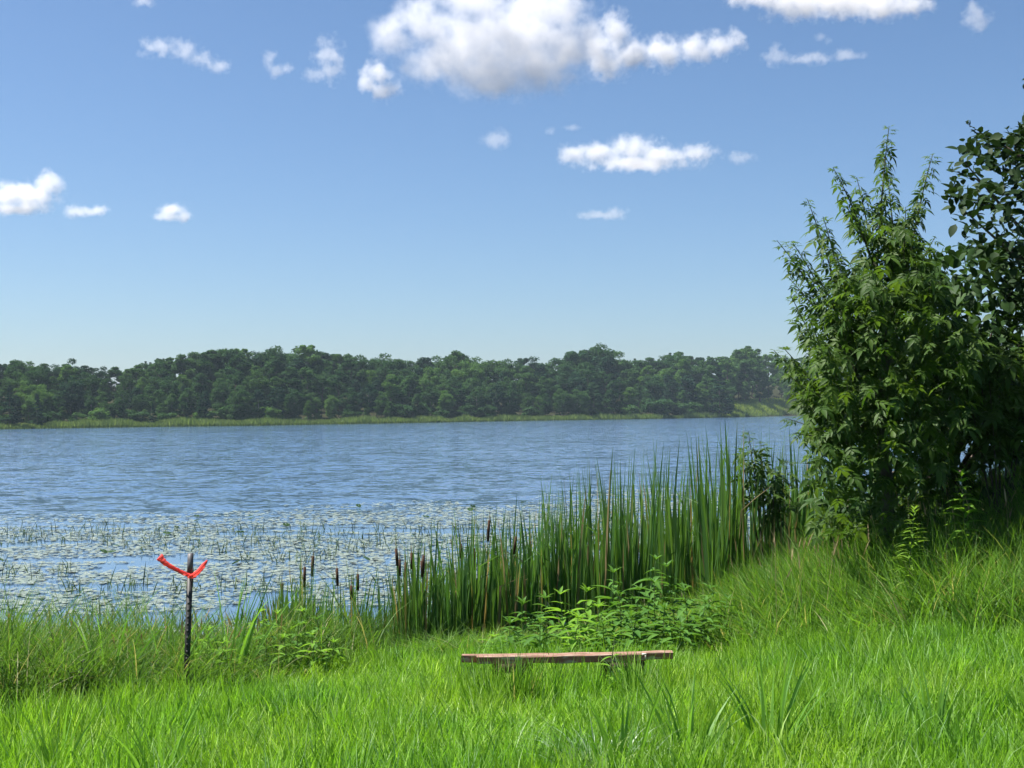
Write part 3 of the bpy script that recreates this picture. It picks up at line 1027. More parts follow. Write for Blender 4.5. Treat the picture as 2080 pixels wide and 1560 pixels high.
# dry seed-heads above the grass (feathery, thin)
n = 260
sx = np.concatenate([rng.uniform(-6.0, -1.9, 130), rng.uniform(2.3, 5.8, 130)])
sy = np.where(sx < 0, rng.uniform(11.3, 12.8, n), rng.uniform(12.2, 15.0, n))
h = np.where(sx < 0, rng.uniform(0.55, 0.85, n), rng.uniform(0.8, 1.25, n))
bz = ground_z(sx, sy)
az_ = rng.uniform(0, 6.28, n)
ln_ = rng.uniform(0, 0.16, n)
cu_ = rng.uniform(0.0, 0.35, n)
V1, Q1, r1 = blades(np.stack([sx, sy, bz], -1), h, np.full(n, 0.005), az_, ln_, cu_, rng.uniform(0, 6.28, n), 5)
tip = V1.reshape(n, -1, 3)[:, -4:-2].mean(1)
V2, Q2, r2 = blades(tip - [0, 0, 0.03], rng.uniform(0.10, 0.17, n), rng.uniform(0.010, 0.018, n), az_, ln_ + cu_ * 0.8, np.full(n, 0.3), rng.uniform(0, 6.28, n), 3)
V3, Q3, r3 = blades(tip - [0, 0, 0.03], rng.uniform(0.08, 0.15, n), rng.uniform(0.010, 0.018, n), az_, ln_ + cu_ * 0.8, np.full(n, 0.3), rng.uniform(0, 6.28, n), 3)
V, Q, r_ = cat_parts([(V1, Q1, r1), (V2, Q2, r2), (V3, Q3, r3)])
kind(tag(link('grass_seed_heads', mesh('grass_seed_heads', V, Q, M_straw, r_)), 'thin straw-coloured seed heads standing above the long grass', 'grass'), 'stuff')

# ------------------------------------------------------------------ water plants
n = 95000
yy = 13.5 + 34 * rng.random(n) ** 0.8
xx = rng.uniform(-1, 1, n) * (0.42 * yy + 2)
lim = np.interp(xx, [-16, -8, 0, 4, 12], [33, 35, 39, 44, 47]) + 3 * (vnoise(xx * 0.35, yy * 0.2, 8) - 0.5)
nz = vnoise(xx * 0.30, yy * 0.75, 12) * 0.6 + vnoise(xx * 0.9, yy * 1.9, 13) * 0.4
ok = (rng.random(n) < np.clip((lim + 2 - yy) / 9, 0, 1)) & (nz > np.interp(yy, [13, 19, 26, 40], [0.48, 0.42, 0.34, 0.39])) & (yy > shore_near(xx) + 0.6)
xx, yy = xx[ok], yy[ok]
n = len(xx)
rad = rng.uniform(0.024, 0.066, n)


def pad_mesh(seed, kk=8):
    g = np.random.default_rng(seed)
    k = kk
    th = np.linspace(0.18, 2 * math.pi - 0.18, k)
    rr = 1 + 0.04 * g.normal(size=k)
    cup = 0.025 * g.normal(size=k)
    inner = np.stack([0.12 * np.cos(th), 0.12 * np.sin(th), 0 * th], -1)
    outer = np.stack([rr * np.cos(th), rr * np.sin(th), 0.03 + cup], -1)
    V = np.vstack([inner, outer])
    Q = np.array([[i, i + 1, k + i + 1, k + i] for i in range(k - 1)])
    return V, Q


pads = [pad_mesh(k) for k in range(4)]
order = np.argsort(yy)
near, rest = order[:300], order[300:]
pad_me = [mesh('lily_pad', v * np.array([0.11, 0.11, 0.11]), q, M_pad, np.zeros(len(v))) for v, q in [pad_mesh(k, 14) for k in range(4)]]
for i in near:
    o = link('lily_pad', pad_me[i % 4], loc=(xx[i], yy[i], 0.012 + rng.random() * 0.01))
    o.rotation_euler = (rng.normal(0, 0.05), rng.normal(0, 0.05), rng.uniform(0, 6.28))
    s_ = rad[i] / 0.11
    o.scale = (s_, s_, s_)
    tag(o, 'round green lily pad floating close to the near shore', 'lily pad', 'lily pads by the near shore')
parts = []
for k in range(4):
    sel = rest[rest % 4 == k]
    m_ = len(sel)
    a = rng.uniform(0, 6.28, m_)
    d = np.stack([np.cos(a), np.sin(a), rng.normal(0, 0.06, m_)], -1)
    upv = np.stack([rng.normal(0, 0.06, m_), rng.normal(0, 0.06, m_), np.ones(m_)], -1)
    parts.append(scatter(pads[k][0], pads[k][1], frames(d, upv), np.stack([xx[sel], yy[sel], np.full(m_, 0.016)], -1), rad[sel]))
# a few leaves standing up out of the water
m_ = 60
ux, uy = rng.uniform(-9, 6, m_), rng.uniform(20, 38, m_)
a = rng.uniform(0, 6.28, m_)
d = np.stack([np.cos(a), np.sin(a), rng.uniform(0.1, 0.7, m_)], -1)
V, Q, r_ = scatter(pads[0][0], pads[0][1], frames(d), np.stack([ux, uy, np.full(m_, 0.05)], -1), rng.uniform(0.05, 0.09, m_))
kind(tag(link('raised_pads', mesh('raised_pads', V, Q, M_dark, r_)), 'scattered dark raised leaves among the floating pads', 'lily pads'), 'stuff')
V, Q, r_ = cat_parts(parts)
kind(tag(link('lily_pads', mesh('lily_pads', V, Q, M_pad, r_)), 'carpet of lily pads farther out on the lake', 'lily pads'), 'stuff')

# thin broken stems rising among the pads
n = 6500
yy = 13.3 + 17 * rng.random(n) ** 1.4
xx = rng.uniform(-1, 0.35, n) * (0.42 * yy + 1)
keep = (vnoise(xx * 0.5, yy * 0.5, 44) > 0.42) & (yy > shore_near(xx) + 0.1)
xx, yy = xx[keep], yy[keep]
n = len(xx)
V, Q, r_ = blades(np.stack([xx, yy, 0 * xx - 0.05], -1), rng.uniform(0.15, 0.45, n), rng.uniform(0.010, 0.018, n), rng.uniform(0, 6.28, n), rng.uniform(0, 0.55, n), rng.uniform(0, 0.6, n), rng.uniform(0, 6.28, n), 4, kink=rng.choice([0, 0, 0.6, 1.4, 2.0], n), taper=2.0)
kind(tag(link('water_sedge', mesh('water_sedge', V, Q, M_sedge, r_)), 'sparse thin bent stems rising from the water among the pads', 'sedge'), 'stuff')

# short dense reeds along the left shore
n = 9500
xx = rng.uniform(-7.5, -1.0, n)
yy = shore_near(xx) + rng.uniform(-0.3, 1.2, n) + np.interp(xx, [-3.5, -2.6, -1], [0, 0.5, 0.9]) * rng.random(n)
V, Q, r_ = blades(np.stack([xx, yy, 0 * xx - 0.05], -1), rng.uniform(0.22, 0.5, n) * np.interp(xx, [-5.5, -3.6, -2.6, -1.4], [0.75, 0.9, 1.35, 1.5]), rng.uniform(0.005, 0.010, n), rng.uniform(0, 6.28, n), rng.uniform(0, 0.2, n), rng.uniform(0, 0.5, n), rng.uniform(0, 6.28, n), 4)
kind(tag(link('shore_reeds', mesh('shore_reeds', V, Q, M_reed, r_)), 'short fine reeds standing in the shallows on the left', 'reeds'), 'stuff')

# ------------------------------------------------------------------ cattails
def cattail_mesh(seed):
    g = np.random.default_rng(seed)
    n = int(g.integers(8, 13))
    a = g.uniform(0, 6.28, n)
    rr = g.uniform(0.0, 0.09, n)
    base = np.stack([rr * np.cos(a), rr * np.sin(a), np.full(n, -0.05)], -1)
    h = g.uniform(0.62, 1.05, n)
    kk = np.where(g.random(n) < 0.12, g.uniform(0.5, 1.3, n), 0)
    V, Q, r_ = blades(base, h, g.uniform(0.020, 0.033, n), a, g.uniform(0.0, 0.10, n), g.uniform(0.0, 0.28, n), g.uniform(0, 6.28, n), 6, r=np.clip(g.random(n), 0, 0.999), kink=kk, taper=1.8)
    return mesh('cattail_leaves', V, Q, M_reed, r_)


CT = [cattail_mesh(200 + k) for k in range(14)]


def cattail_height(px):
    return np.interp(px, [520, 600, 700, 800, 950, 1100, 1250, 1400, 1520, 1640], [0.8, 0.95, 0.95, 1.2, 1.45, 1.75, 2.15, 2.2, 2.4, 2.25])


def cattail(px, y, h, label, group, seed):
    x = (px - 1040) / F * y
    z = min(0.2, gz(x, y))
    o = link('cattail', None, loc=(x, y, z))
    o.rotation_euler.z = rng.uniform(0, 6.28)
    lf = kind(link('leaves', CT[seed % len(CT)], o), 'stuff')
    s_ = 0.75 + 0.25 * h
    lf.scale = (s_, s_, h - z)
    return tag(o, label, 'cattail', group)


spots = []
while len(spots) < 298 - 17:
    px = rng.uniform(540, 1730)
    dens = np.interp(px, [540, 640, 740, 770, 830, 1000, 1690], [0.7, 0.8, 0.35, 0.6, 0.75, 0.9, 1])
    if 781 < px < 814 or 730 < px < 762:
        continue
    if rng.random() > dens:
        continue
    x0 = (px - 1040) / F * 15
    y = float(shore_near(x0)) + 0.25 + rng.random() ** 1.3 * np.interp(px, [540, 800, 1000, 1300, 1690], [0.8, 1.1, 1.8, 2.8, 2.2])
    if px > 1420:
        y -= 0.9 * rng.random()
    spots.append((px, y))
for i, (px, y) in enumerate(spots):
    where = 'left' if px < 790 else ('middle' if px < 1150 else 'right')
    cattail(px, y, cattail_height(px) * rng.uniform(0.62, 1.1),
            {'left': 'short sparse cattail leaves in the shallows left of the reed gap', 'middle': 'mid-height cattail leaves in the dense stand left of the bench weeds', 'right': 'tall cattail leaves in the dense stand beside the dark trees'}[where], 'cattail stand along the shore', i)

heads = [(570, 1205, 38), (618, 1172, 42), (634, 1150, 42), (686, 1172, 36), (712, 1205, 30), (726, 1183, 34), (806, 1130, 36), (812, 1153, 34), (824, 1158, 32), (838, 1140, 34), (862, 1145, 38), (857, 1155, 34), (937, 1120, 30), (967, 1135, 46), (990, 1078, 44), (1043, 1105, 36), (1078, 1115, 30)]
k_ = 8
hv, hq = tube(np.array([[0, 0, z] for z in (0, 0.004, 0.02, 0.5, 0.98, 0.996, 1.0)]), [0.1, 0.55, 0.9, 1.0, 0.92, 0.55, 0.1], k_)
head_me = mesh('seed_head', hv * np.array([0.016, 0.016, 1]), hq, M_brown, smooth=True)
sv, sq = tube(np.array([[0, 0, z] for z in np.linspace(0, 1, 5)]), np.linspace(0.0065, 0.0045, 5), 6)
stem_me = mesh('stem', sv, sq, M_stem)
tv, tq = tube(np.array([[0, 0, 0], [0.002, 0, 0.5], [0.004, 0, 1.0]]), [0.004, 0.003, 0.0012], 5)
tip_me = mesh('spike_tip', tv, tq, M_straw)
for i, (px, py, hp) in enumerate(sorted(heads)):
    y = 14.4 + 0.35 * rng.random() + (0.7 if px > 900 else 0)
    top = P(px, py, y)
    hl = hp * y / F
    o = link('cattail', None, loc=(top[0], y, -0.1))
    ht = top[2] - hl / 2 + 0.1
    tilt = rng.normal(0, 0.045)
    o.rotation_euler = (rng.normal(0, 0.03), tilt, rng.uniform(-0.3, 0.3))
    o.location.x -= math.sin(tilt) * ht
    s = link('stem', stem_me, o)
    s.scale = (1, 1, ht + 0.02)
    hd = link('seed_head', head_me, o, (0, 0, ht))
    hd.scale = (1.0, 1.0, hl)
    tp = link('spike_tip', tip_me, o, (0, 0, ht + hl))
    tp.scale = (1, 1, rng.uniform(0.08, 0.16))
    lf = kind(link('leaves', CT[(i * 5) % len(CT)], o), 'stuff')
    lf.scale = (0.9, 0.9, (ht + hl) * rng.uniform(0.95, 1.2))
    tag(o, 'cattail with brown seed head, %s brown head from the left' % ORD[i], 'cattail', 'brown-headed cattails')

# ------------------------------------------------------------------ broad-leaved weeds
LV, LQ = leaf(n=5, wid=0.27, fold=0.22, droop=0.35, peak=0.4, point=1.1)
wl_me = mesh('leaf', LV, LQ, M_weed, np.zeros(len(LV)), smooth=True)
wl_light = mesh('leaf', LV, LQ, M_weedlight, np.zeros(len(LV)), smooth=True)
GV, GQ = leaf(n=4, wid=0.16, fold=0.2, droop=0.3, peak=0.35, point=1.2)
gl_me = mesh('leaf', GV, GQ, M_gold, np.zeros(len(GV)), smooth=True)


def weed(name, x, y, h, label, group, leaf_me, nodes=7, per=4, size=0.15, start=0.15, topcluster=True, catg='weed'):
    o = link(name, None, loc=(x, y, gz(x, y) - 0.02))
    ln = rng.normal(0, 0.06, 2)
    zs = np.linspace(0, h, 6)
    pts = np.stack([ln[0] * zs * zs / h, ln[1] * zs * zs / h, zs], -1)
    V, Q = tube(pts, np.linspace(0.006, 0.003, 6), 5)
    link('stem', mesh('stem', V, Q, M_stem), o)
    ph = rng.uniform(0, 6.28)
    for k in range(nodes):
        f_ = start + (1 - start) * k / (nodes - 1)
        c = np.array([ln[0] * f_ * f_ * h, ln[1] * f_ * f_ * h, f_ * h])
        s_ = size * (0.75 + 0.45 * math.sin(math.pi * min(1, f_ * 1.05) ** 1.3)) * (1.0 if f_ < 0.85 else 0.7)
        m_ = per if f_ < 0.95 else per + 2
        ph += 0.8
        for q in range(m_):
            a = ph + 2 * math.pi * q / m_ + rng.normal(0, 0.15)
            el = rng.normal(0.25, 0.18) + (0.55 if f_ > 0.93 else 0)
            d = np.array([[math.cos(a) * math.cos(el), math.sin(a) * math.cos(el), math.sin(el)]])
            Mx = frames(d)[0]
            lo = link('leaf', leaf_me, o)
            mm = Matrix([[*Mx[0], c[0]], [*Mx[1], c[1]], [*Mx[2], c[2]], [0, 0, 0, 1]])
            lo.matrix_local = mm @ Matrix.Diagonal((s_ * rng.uniform(0.85, 1.15),) * 3 + (1,))
    return tag(o, label, catg, group)


clump = [(1035, 1262, 13.0), (1062, 1225, 13.3), (1095, 1262, 12.7), (1110, 1212, 13.4), (1145, 1205, 13.0), (1165, 1250, 12.6), (1190, 1200, 13.2), (1210, 1232, 12.7), (1243, 1160, 13.4),
         (1262, 1205, 12.9), (1285, 1195, 13.2), (1312, 1135, 13.5), (1330, 1180, 13.0), (1345, 1235, 12.6), (1372, 1150, 13.4), (1400, 1195, 13.0), (1420, 1222, 12.7), (1440, 1190, 13.4), (1225, 1265, 12.4), (1290, 1250, 12.4), (1465, 1215, 13.2), (1380, 1262, 12.4)]
for i, (px, py, y) in enumerate(sorted(clump)):
    tp = P(px, py, y)
    h = tp[2] - gz(tp[0], y)
    weed('leafy_weed', tp[0], y, max(0.35, h), 'leafy broad-leaved weed behind the bench, %s in its clump from the left' % ORD[i], 'weed clump behind the bench', wl_light if 1130 < px < 1215 else wl_me, nodes=int(5 + h * 5), per=4, size=0.20)
low = [(480, 1262, 12.5), (515, 1240, 12.6), (540, 1268, 12.2), (570, 1245, 12.7), (600, 1265, 12.3), (625, 1238, 12.8), (655, 1255, 12.5), (640, 1285, 12.1), (60, 1290, 11.6), (120, 1300, 11.4), (255, 1285, 11.8), (300, 1300, 11.5), (420, 1275, 11.9), (445, 1300, 11.5), (585, 1290, 12.0), (500, 1295, 12.0), (675, 1300, 12.2), (1000, 1290, 12.8), (1015, 1310, 12.6)]
for i, (px, py, y) in enumerate(sorted(low)):
    tp = P(px, py, y)
    h = max(0.25, tp[2] - gz(tp[0], y))
    weed('leafy_weed', tp[0], y, h, 'low leafy weed among the grass at the left water edge, %s from the left' % ORD[i], 'low weeds at the water edge', wl_light if i % 3 else wl_me, nodes=6, per=4, size=0.15)
tp = P(1962, 962, 12.2)
weed('tall_weed', tp[0], 12.2, tp[2] - gz(tp[0], 12.2), 'tall lance-leaved weed with pale stem in front of the dark trees', None, wl_light, nodes=17, per=3, size=0.19, start=0.3)
tp = P(1842, 1030, 11.9)
weed('tall_weed', tp[0], 11.9, tp[2] - gz(tp[0], 11.9), 'feathery yellow-green weed left of the tall lance-leaved weed', None, gl_me, nodes=26, per=4, size=0.15, start=0.3)
tp = P(1236, 1285, 9.6)
weed('slim_weed', tp[0], 9.6, tp[2] - gz(tp[0], 9.6), 'slim upright weed growing in front of the bench seat', None, wl_light, nodes=7, per=2, size=0.09, start=0.2)

# wilted dark weed on the left
tp = P(165, 1355, 10.5)
o = weed('wilted_weed', tp[0], 10.5, 0.42, 'blackened wilted weed in the long grass left of the post', None, mesh('leaf', LV, LQ, M_wilt, np.zeros(len(LV)), smooth=True), nodes=7, per=4, size=0.11, start=0.3)


# broad-bladed grass clumps
def clump_grass(name, px, py, y, n, h, wd, label, mat, lean=(0.05, 0.6), spread=0.06, curl=(0.1, 0.8)):
    tp = P(px, py, y)
    a = rng.uniform(0, 6.28, n)
    rr = spread * np.sqrt(rng.random(n))
    V, Q, r_ = blades(np.stack([rr * np.cos(a), rr * np.sin(a), np.full(n, -0.02)], -1), rng.uniform(*h, n), rng.uniform(*wd, n), a + rng.normal(0, 0.4, n), rng.uniform(*lean, n), rng.uniform(*curl, n), rng.normal(1.57, 0.7, n), 6)
    o = link(name, mesh(name, V, Q, mat, r_), loc=(tp[0], y, gz(tp[0], y)))
    return tag(o, label, 'grass clump', 'broad grass clumps')


clump_grass('grass_clump', 1215, 1540, 7.0, 220, (0.22, 0.42), (0.007, 0.014), 'silvery pale grass clump at the bottom edge, below the bench', M_silver, spread=0.2, curl=(0.6, 2.2))
clump_grass('grass_clump', 1265, 1540, 6.9, 10, (0.4, 0.66), (0.018, 0.028), 'upright broad-bladed clump right beside the silvery clump', M_broad, lean=(0.02, 0.3))
clump_grass('grass_clump', 1400, 1540, 7.1, 20, (0.42, 0.66), (0.016, 0.026), 'spreading broad-bladed clump at the bottom edge, second right of the silvery clump', M_broad)
clump_grass('grass_clump', 1565, 1530, 7.3, 22, (0.45, 0.72), (0.016, 0.026), 'tall broad-bladed clump at the bottom edge, third right of the silvery clump', M_broad, lean=(0.02, 0.45))
clump_grass('grass_clump', 1900, 1520, 7.4, 16, (0.42, 0.62), (0.014, 0.022), 'broad-bladed clump near the bottom right corner', M_broad, lean=(0.02, 0.4))
clump_grass('grass_clump', 330, 1540, 7.2, 16, (0.4, 0.6), (0.014, 0.022), 'broad-bladed clump at the bottom edge under the marker post', M_broad, lean=(0.05, 0.5))
clump_grass('grass_clump', 110, 1500, 7.6, 14, (0.4, 0.62), (0.015, 0.024), 'broad-bladed clump in the bottom left corner', M_broad, lean=(0.02, 0.4))
clump_grass('grass_clump', 465, 1300, 11.8, 22, (0.75, 1.2), (0.018, 0.032), 'tall reed-like clump just right of the marker post', M_broad, lean=(0.02, 0.45))
clump_grass('grass_clump', 340, 1300, 11.6, 18, (0.7, 1.1), (0.018, 0.032), 'tall reed-like clump just left of the marker post', M_broad, lean=(0.05, 0.6))
clump_grass('grass_clump', 215, 1320, 11.0, 18, (0.65, 1.0), (0.018, 0.032), 'reed-like clump above the wilted weed', M_broad, lean=(0.05, 0.7))
clump_grass('grass_clump', 10, 1300, 11.2, 24, (0.7, 1.1), (0.018, 0.032), 'reed-like clump cut by the left edge of the picture', M_broad, lean=(0.05, 0.7))

clump_grass('grass_clump', 1000, 1400, 9.72, 110, (0.30, 0.50), (0.008, 0.016), 'long dark grass tuft in front of the bench left support', M_tall, lean=(0.0, 0.3), spread=0.16)
clump_grass('grass_clump', 1055, 1400, 9.70, 110, (0.30, 0.48), (0.008, 0.016), 'long dark grass tuft under the bench, left of its middle', M_tall, lean=(0.0, 0.3), spread=0.10)
clump_grass('grass_clump', 1290, 1400, 9.72, 80, (0.26, 0.42), (0.008, 0.016), 'long grass tuft in front of the bench right support', M_tall, lean=(0.0, 0.3), spread=0.10)

# ------------------------------------------------------------------ bench
M_wood = plain_mat('red_brown_paint', (0.27, 0.105, 0.07), rough=0.75, c2=(0.42, 0.32, 0.24), scale=7, detail=9, bump=0.4, lo=0.52, hi=0.64, stretch=(1, 3, 4))
M_woodtop = plain_mat('worn_board', (0.21, 0.115, 0.08), rough=0.8, c2=(0.33, 0.24, 0.18), scale=8, detail=9, bump=0.4, lo=0.5, hi=0.66, stretch=(1, 6, 3))
M_wooddark = plain_mat('dark_timber', (0.022, 0.014, 0.011), rough=0.85, c2=(0.05, 0.03, 0.022), scale=9, detail=6)
M_litend = plain_mat('lit_end_wood', (0.72, 0.66, 0.58), rough=0.8, c2=(0.5, 0.42, 0.34), scale=30)  # light on the plank end, put into a pale colour
BY = 10.0
bx0 = P(1140, 1335, BY)
bench = link('bench', None, loc=(bx0[0], BY, gz(bx0[0], BY)))
tag(bench, 'low weathered red-brown plank bench half sunk in the lawn grass', 'bench')
gzb = gz(bx0[0], BY)


def plank(pxa, pya, pxb, pyb, y, dep, th, name='plank'):
    """a board with softened, slightly uneven edges; pya and pyb are the heights of its upper front edge"""
    a, b = P(pxa, pya, y), P(pxb, pyb, y)
    me = bpy.data.meshes.new(name)
    bm = bmesh.new()
    nseg = 14
    rings = []
    g = np.random.default_rng(int(pxa))
    for i in range(nseg + 1):
        f_ = i / nseg
        c = a + (b - a) * f_
        j = g.normal(0, 0.0018, 8)
        e = 0.006
        sec = [(0, -th + e), (0, -e), (e, 0), (dep - e, 0), (dep, -e), (dep, -th + e), (dep - e, -th), (e, -th)]
        rings.append([bm.verts.new((c[0] - bx0[0], c[1] - BY + s[0] + j[q] * 0.5, c[2] - gzb + s[1] + j[q] - 0.004 * math.sin(f_ * 3.14))) for q, s in enumerate(sec)])
    for i in range(nseg):
        for q in range(8):
            fc = bm.faces.new((rings[i][q], rings[i][(q + 1) % 8], rings[i + 1][(q + 1) % 8], rings[i + 1][q]))
            fc.material_index = 1 if q in (1, 2, 3) else 0
    bm.faces.new(rings[0])
    fc = bm.faces.new(rings[-1][::-1])
    fc.material_index = 2  # right end cap takes the pale lit-end colour
    bmesh.ops.recalc_face_normals(bm, faces=bm.faces)
    bm.to_mesh(me)
    bm.free()
    for m in (M_wood, M_woodtop, M_litend):
        me.materials.append(m)
    return link(name, me, bench)


plank(968, 1334, 1313, 1327.5, BY, 0.07, 0.054)
plank(937, 1331, 1367, 1324, BY + 0.08, 0.07, 0.054)
for pxl, pxr in ((1000, 1082), (1222, 1310)):
    a = P(pxl, 1346, BY)
    b = P(pxr, 1344, BY)
    zt = (a[2] + b[2]) / 2 - gzb - 0.045
    V, Q = box(((a[0] + b[0]) / 2 - bx0[0], 0.095, zt), (b[0] - a[0], 0.15, 0.075))
    link('bearer', mesh('bearer', V, Q, M_wooddark), bench)
    for sx_ in (a[0] + 0.035, b[0] - 0.05):
        V, Q = box((sx_ - bx0[0], 0.095, (zt - 0.04) / 2 - 0.03), (0.07, 0.12, zt - 0.04 + 0.06))
        link('leg', mesh('leg', V, Q, M_wooddark), bench)
c = P(1311.5, 1334, BY - 0.004)
V, Q, _ = cat_parts([box((c[0] - bx0[0], -0.004, c[2] - gzb), (0.011, 0.006, 0.05)), box((c[0] - bx0[0] - 0.012, -0.0045, c[2] - gzb + 0.018), (0.03, 0.006, 0.012))])
o = link('lit_corner', mesh('lit_corner', V, Q, M_litend), bench)  # lit corner of the front plank, added as a thin white L
o['label'] = 'white painted-on lit corner at the right end of the front plank'

# ------------------------------------------------------------------ marker post and tape
M_post = plain_mat('black_steel', (0.010, 0.011, 0.010), rough=0.55, spec=0.4, c2=(0.03, 0.032, 0.03), scale=25)
M_posttop = plain_mat('grey_steel', (0.11, 0.105, 0.11), rough=0.5, c2=(0.07, 0.07, 0.075), scale=25)
PY = 11.0
pt, pb = P(388, 1124, PY), P(377, 1400, PY)
pb[2] = gz(pb[0], PY) - 0.1
post = link('marker_post', None, loc=pb)
ax = Vector(pt - pb)
H = ax.length
post.rotation_euler = (0, math.atan2(ax.x, ax.z), 0)
tag(post, 'leaning black steel marker post with grey top in the long grass', 'post')
for nm, z0, z1, mt in (('post_shaft', 0, H * 0.86, M_post), ('post_top', H * 0.86, H, M_posttop)):
    V, Q, _ = cat_parts([box((0, -0.018, (z0 + z1) / 2), (0.044, 0.008, z1 - z0)), box((0, 0.008, (z0 + z1) / 2), (0.009, 0.044, z1 - z0)), box((0.0, 0.034, (z0 + z1) / 2), (0.024, 0.008, z1 - z0))])
    shaft_ = link(nm, mesh(nm, V, Q, mt), post)
    if nm == 'post_shaft':
        shaft = shaft_
sv, sq = box((0, -0.026, 0), (0.016, 0.010, 0.022))
stud_me = mesh('stud', sv, sq, M_post)
for k in range(14):
    link('stud', stud_me, shaft, (0, 0, 0.2 + k * 0.055))

M_tape, N, L, bs, out = newmat('red_tape')
bs.inputs['Base Color'].default_value = (0.98, 0.13, 0.11, 1)
bs.inputs['Roughness'].default_value = 0.7
bs.inputs['Specular IOR Level'].default_value = 0.15
tb = N.new('ShaderNodeBsdfTranslucent')
tb.inputs['Color'].default_value = (1.0, 0.16, 0.13, 1)
mx = N.new('ShaderNodeMixShader')
mx.inputs[0].default_value = 0.45
L.new(bs.outputs[0], mx.inputs[1])
L.new(tb.outputs[0], mx.inputs[2])
L.new(mx.outputs[0], out.inputs['Surface'])
k0 = P(387, 1170, PY - 0.045)
tape = tag(link('flagging_tape', None, loc=k0), 'bright red flagging tape tied round the marker post in a wide V', 'tape')


def ribbon(pxs, name, wpx, seed):
    g = np.random.default_rng(seed)
    pts = np.array([P(a, b, PY - 0.045 + c) - k0 for a, b, c in pxs])
    n = 26
    tt = np.linspace(0, 1, n)
    src = np.linspace(0, 1, len(pts))
    pp = np.stack([np.interp(tt, src, pts[:, q]) for q in range(3)], -1)
    wd = np.interp(tt, src, wpx) * PY / F / 2
    tan = np.gradient(pp, axis=0)
    nrm = np.cross(tan, [0, -1, 0])
    nrm /= np.linalg.norm(nrm, axis=1, keepdims=True)
    tw = np.stack([0 * tt, 0.004 * np.sin(tt * 7 + seed), 0 * tt], -1)
    up_ = pp + nrm * (wd * (1 + g.uniform(-0.2, 0.2, n)))[:, None] + tw
    dn = pp - nrm * (wd * (1 + g.uniform(-0.2, 0.2, n)))[:, None] - tw
    V = np.stack([up_, dn], 1).reshape(-1, 3)
    Vb = V + [0, 0.0012, 0]
    Q = [[2 * i, 2 * i + 1, 2 * i + 3, 2 * i + 2] for i in range(n - 1)]
    m = len(V)
    Q += [[m + 2 * i + 2, m + 2 * i + 3, m + 2 * i + 1, m + 2 * i] for i in range(n - 1)]
    Q += [[2 * i, 2 * i + 2, m + 2 * i + 2, m + 2 * i] for i in range(n - 1)] + [[2 * i + 3, 2 * i + 1, m + 2 * i + 1, m + 2 * i + 3] for i in range(n - 1)]
    Q += [[0, m, m + 1, 1], [m - 2, m - 1, 2 * m - 1, 2 * m - 2]]
    return link(name, mesh(name, np.vstack([V, Vb]), np.array(Q), M_tape), tape)


ribbon([(389, 1171, 0), (375, 1165, -0.01), (352, 1154, -0.02), (335, 1143, -0.01), (323, 1131, 0.01)], 'tail', [7, 8, 9, 11, 14], 1)
ribbon([(385, 1171, 0), (398, 1166, -0.01), (408, 1156, -0.02), (415, 1146, -0.01), (421, 1138, 0.0)], 'tail', [7, 10, 9, 8, 3], 2)
th = np.linspace(0, 2 * math.pi, 17)
lv = np.array([[0.034 * math.cos(a), 0.04 + 0.045 * math.sin(a), q] for a in th for q in (-0.02, 0.018)])
link('loop', mesh('loop', lv, np.array([[2 * i, 2 * i + 2, 2 * i + 3, 2 * i + 1] for i in range(16)]), M_tape), tape, (0, 0.01, 0))

# ------------------------------------------------------------------ near trees
def compound_leaf():
    parts = []
    lv, lq = leaf(n=4, wid=0.34, fold=0.15, droop=0.30, peak=0.38, point=1.35, L=1.0)
    # toothed outline: pull in every second side vertex a little
    for (ox, ang, s, dz) in ((0.42, 0, 0.62, -0.05), (0.36, 0.95, 0.46, -0.03), (0.36, -0.95, 0.46, -0.03), (0.22, 1.15, 0.36, 0), (0.22, -1.15, 0.36, 0)):
        c, s_ = math.cos(ang), math.sin(ang)
        v = lv * s
        v = np.stack([v[:, 0] * c - v[:, 1] * s_ + ox, v[:, 0] * s_ + v[:, 1] * c, v[:, 2] + dz], -1)
        parts.append((v, lq))
    pv, pq = tube([[0, 0, 0], [0.22, 0, 0.01], [0.44, 0, -0.05]], [0.008, 0.007, 0.005], 3)
    parts.append((pv, pq))
    V, Q, _ = cat_parts(parts)
    return V, Q


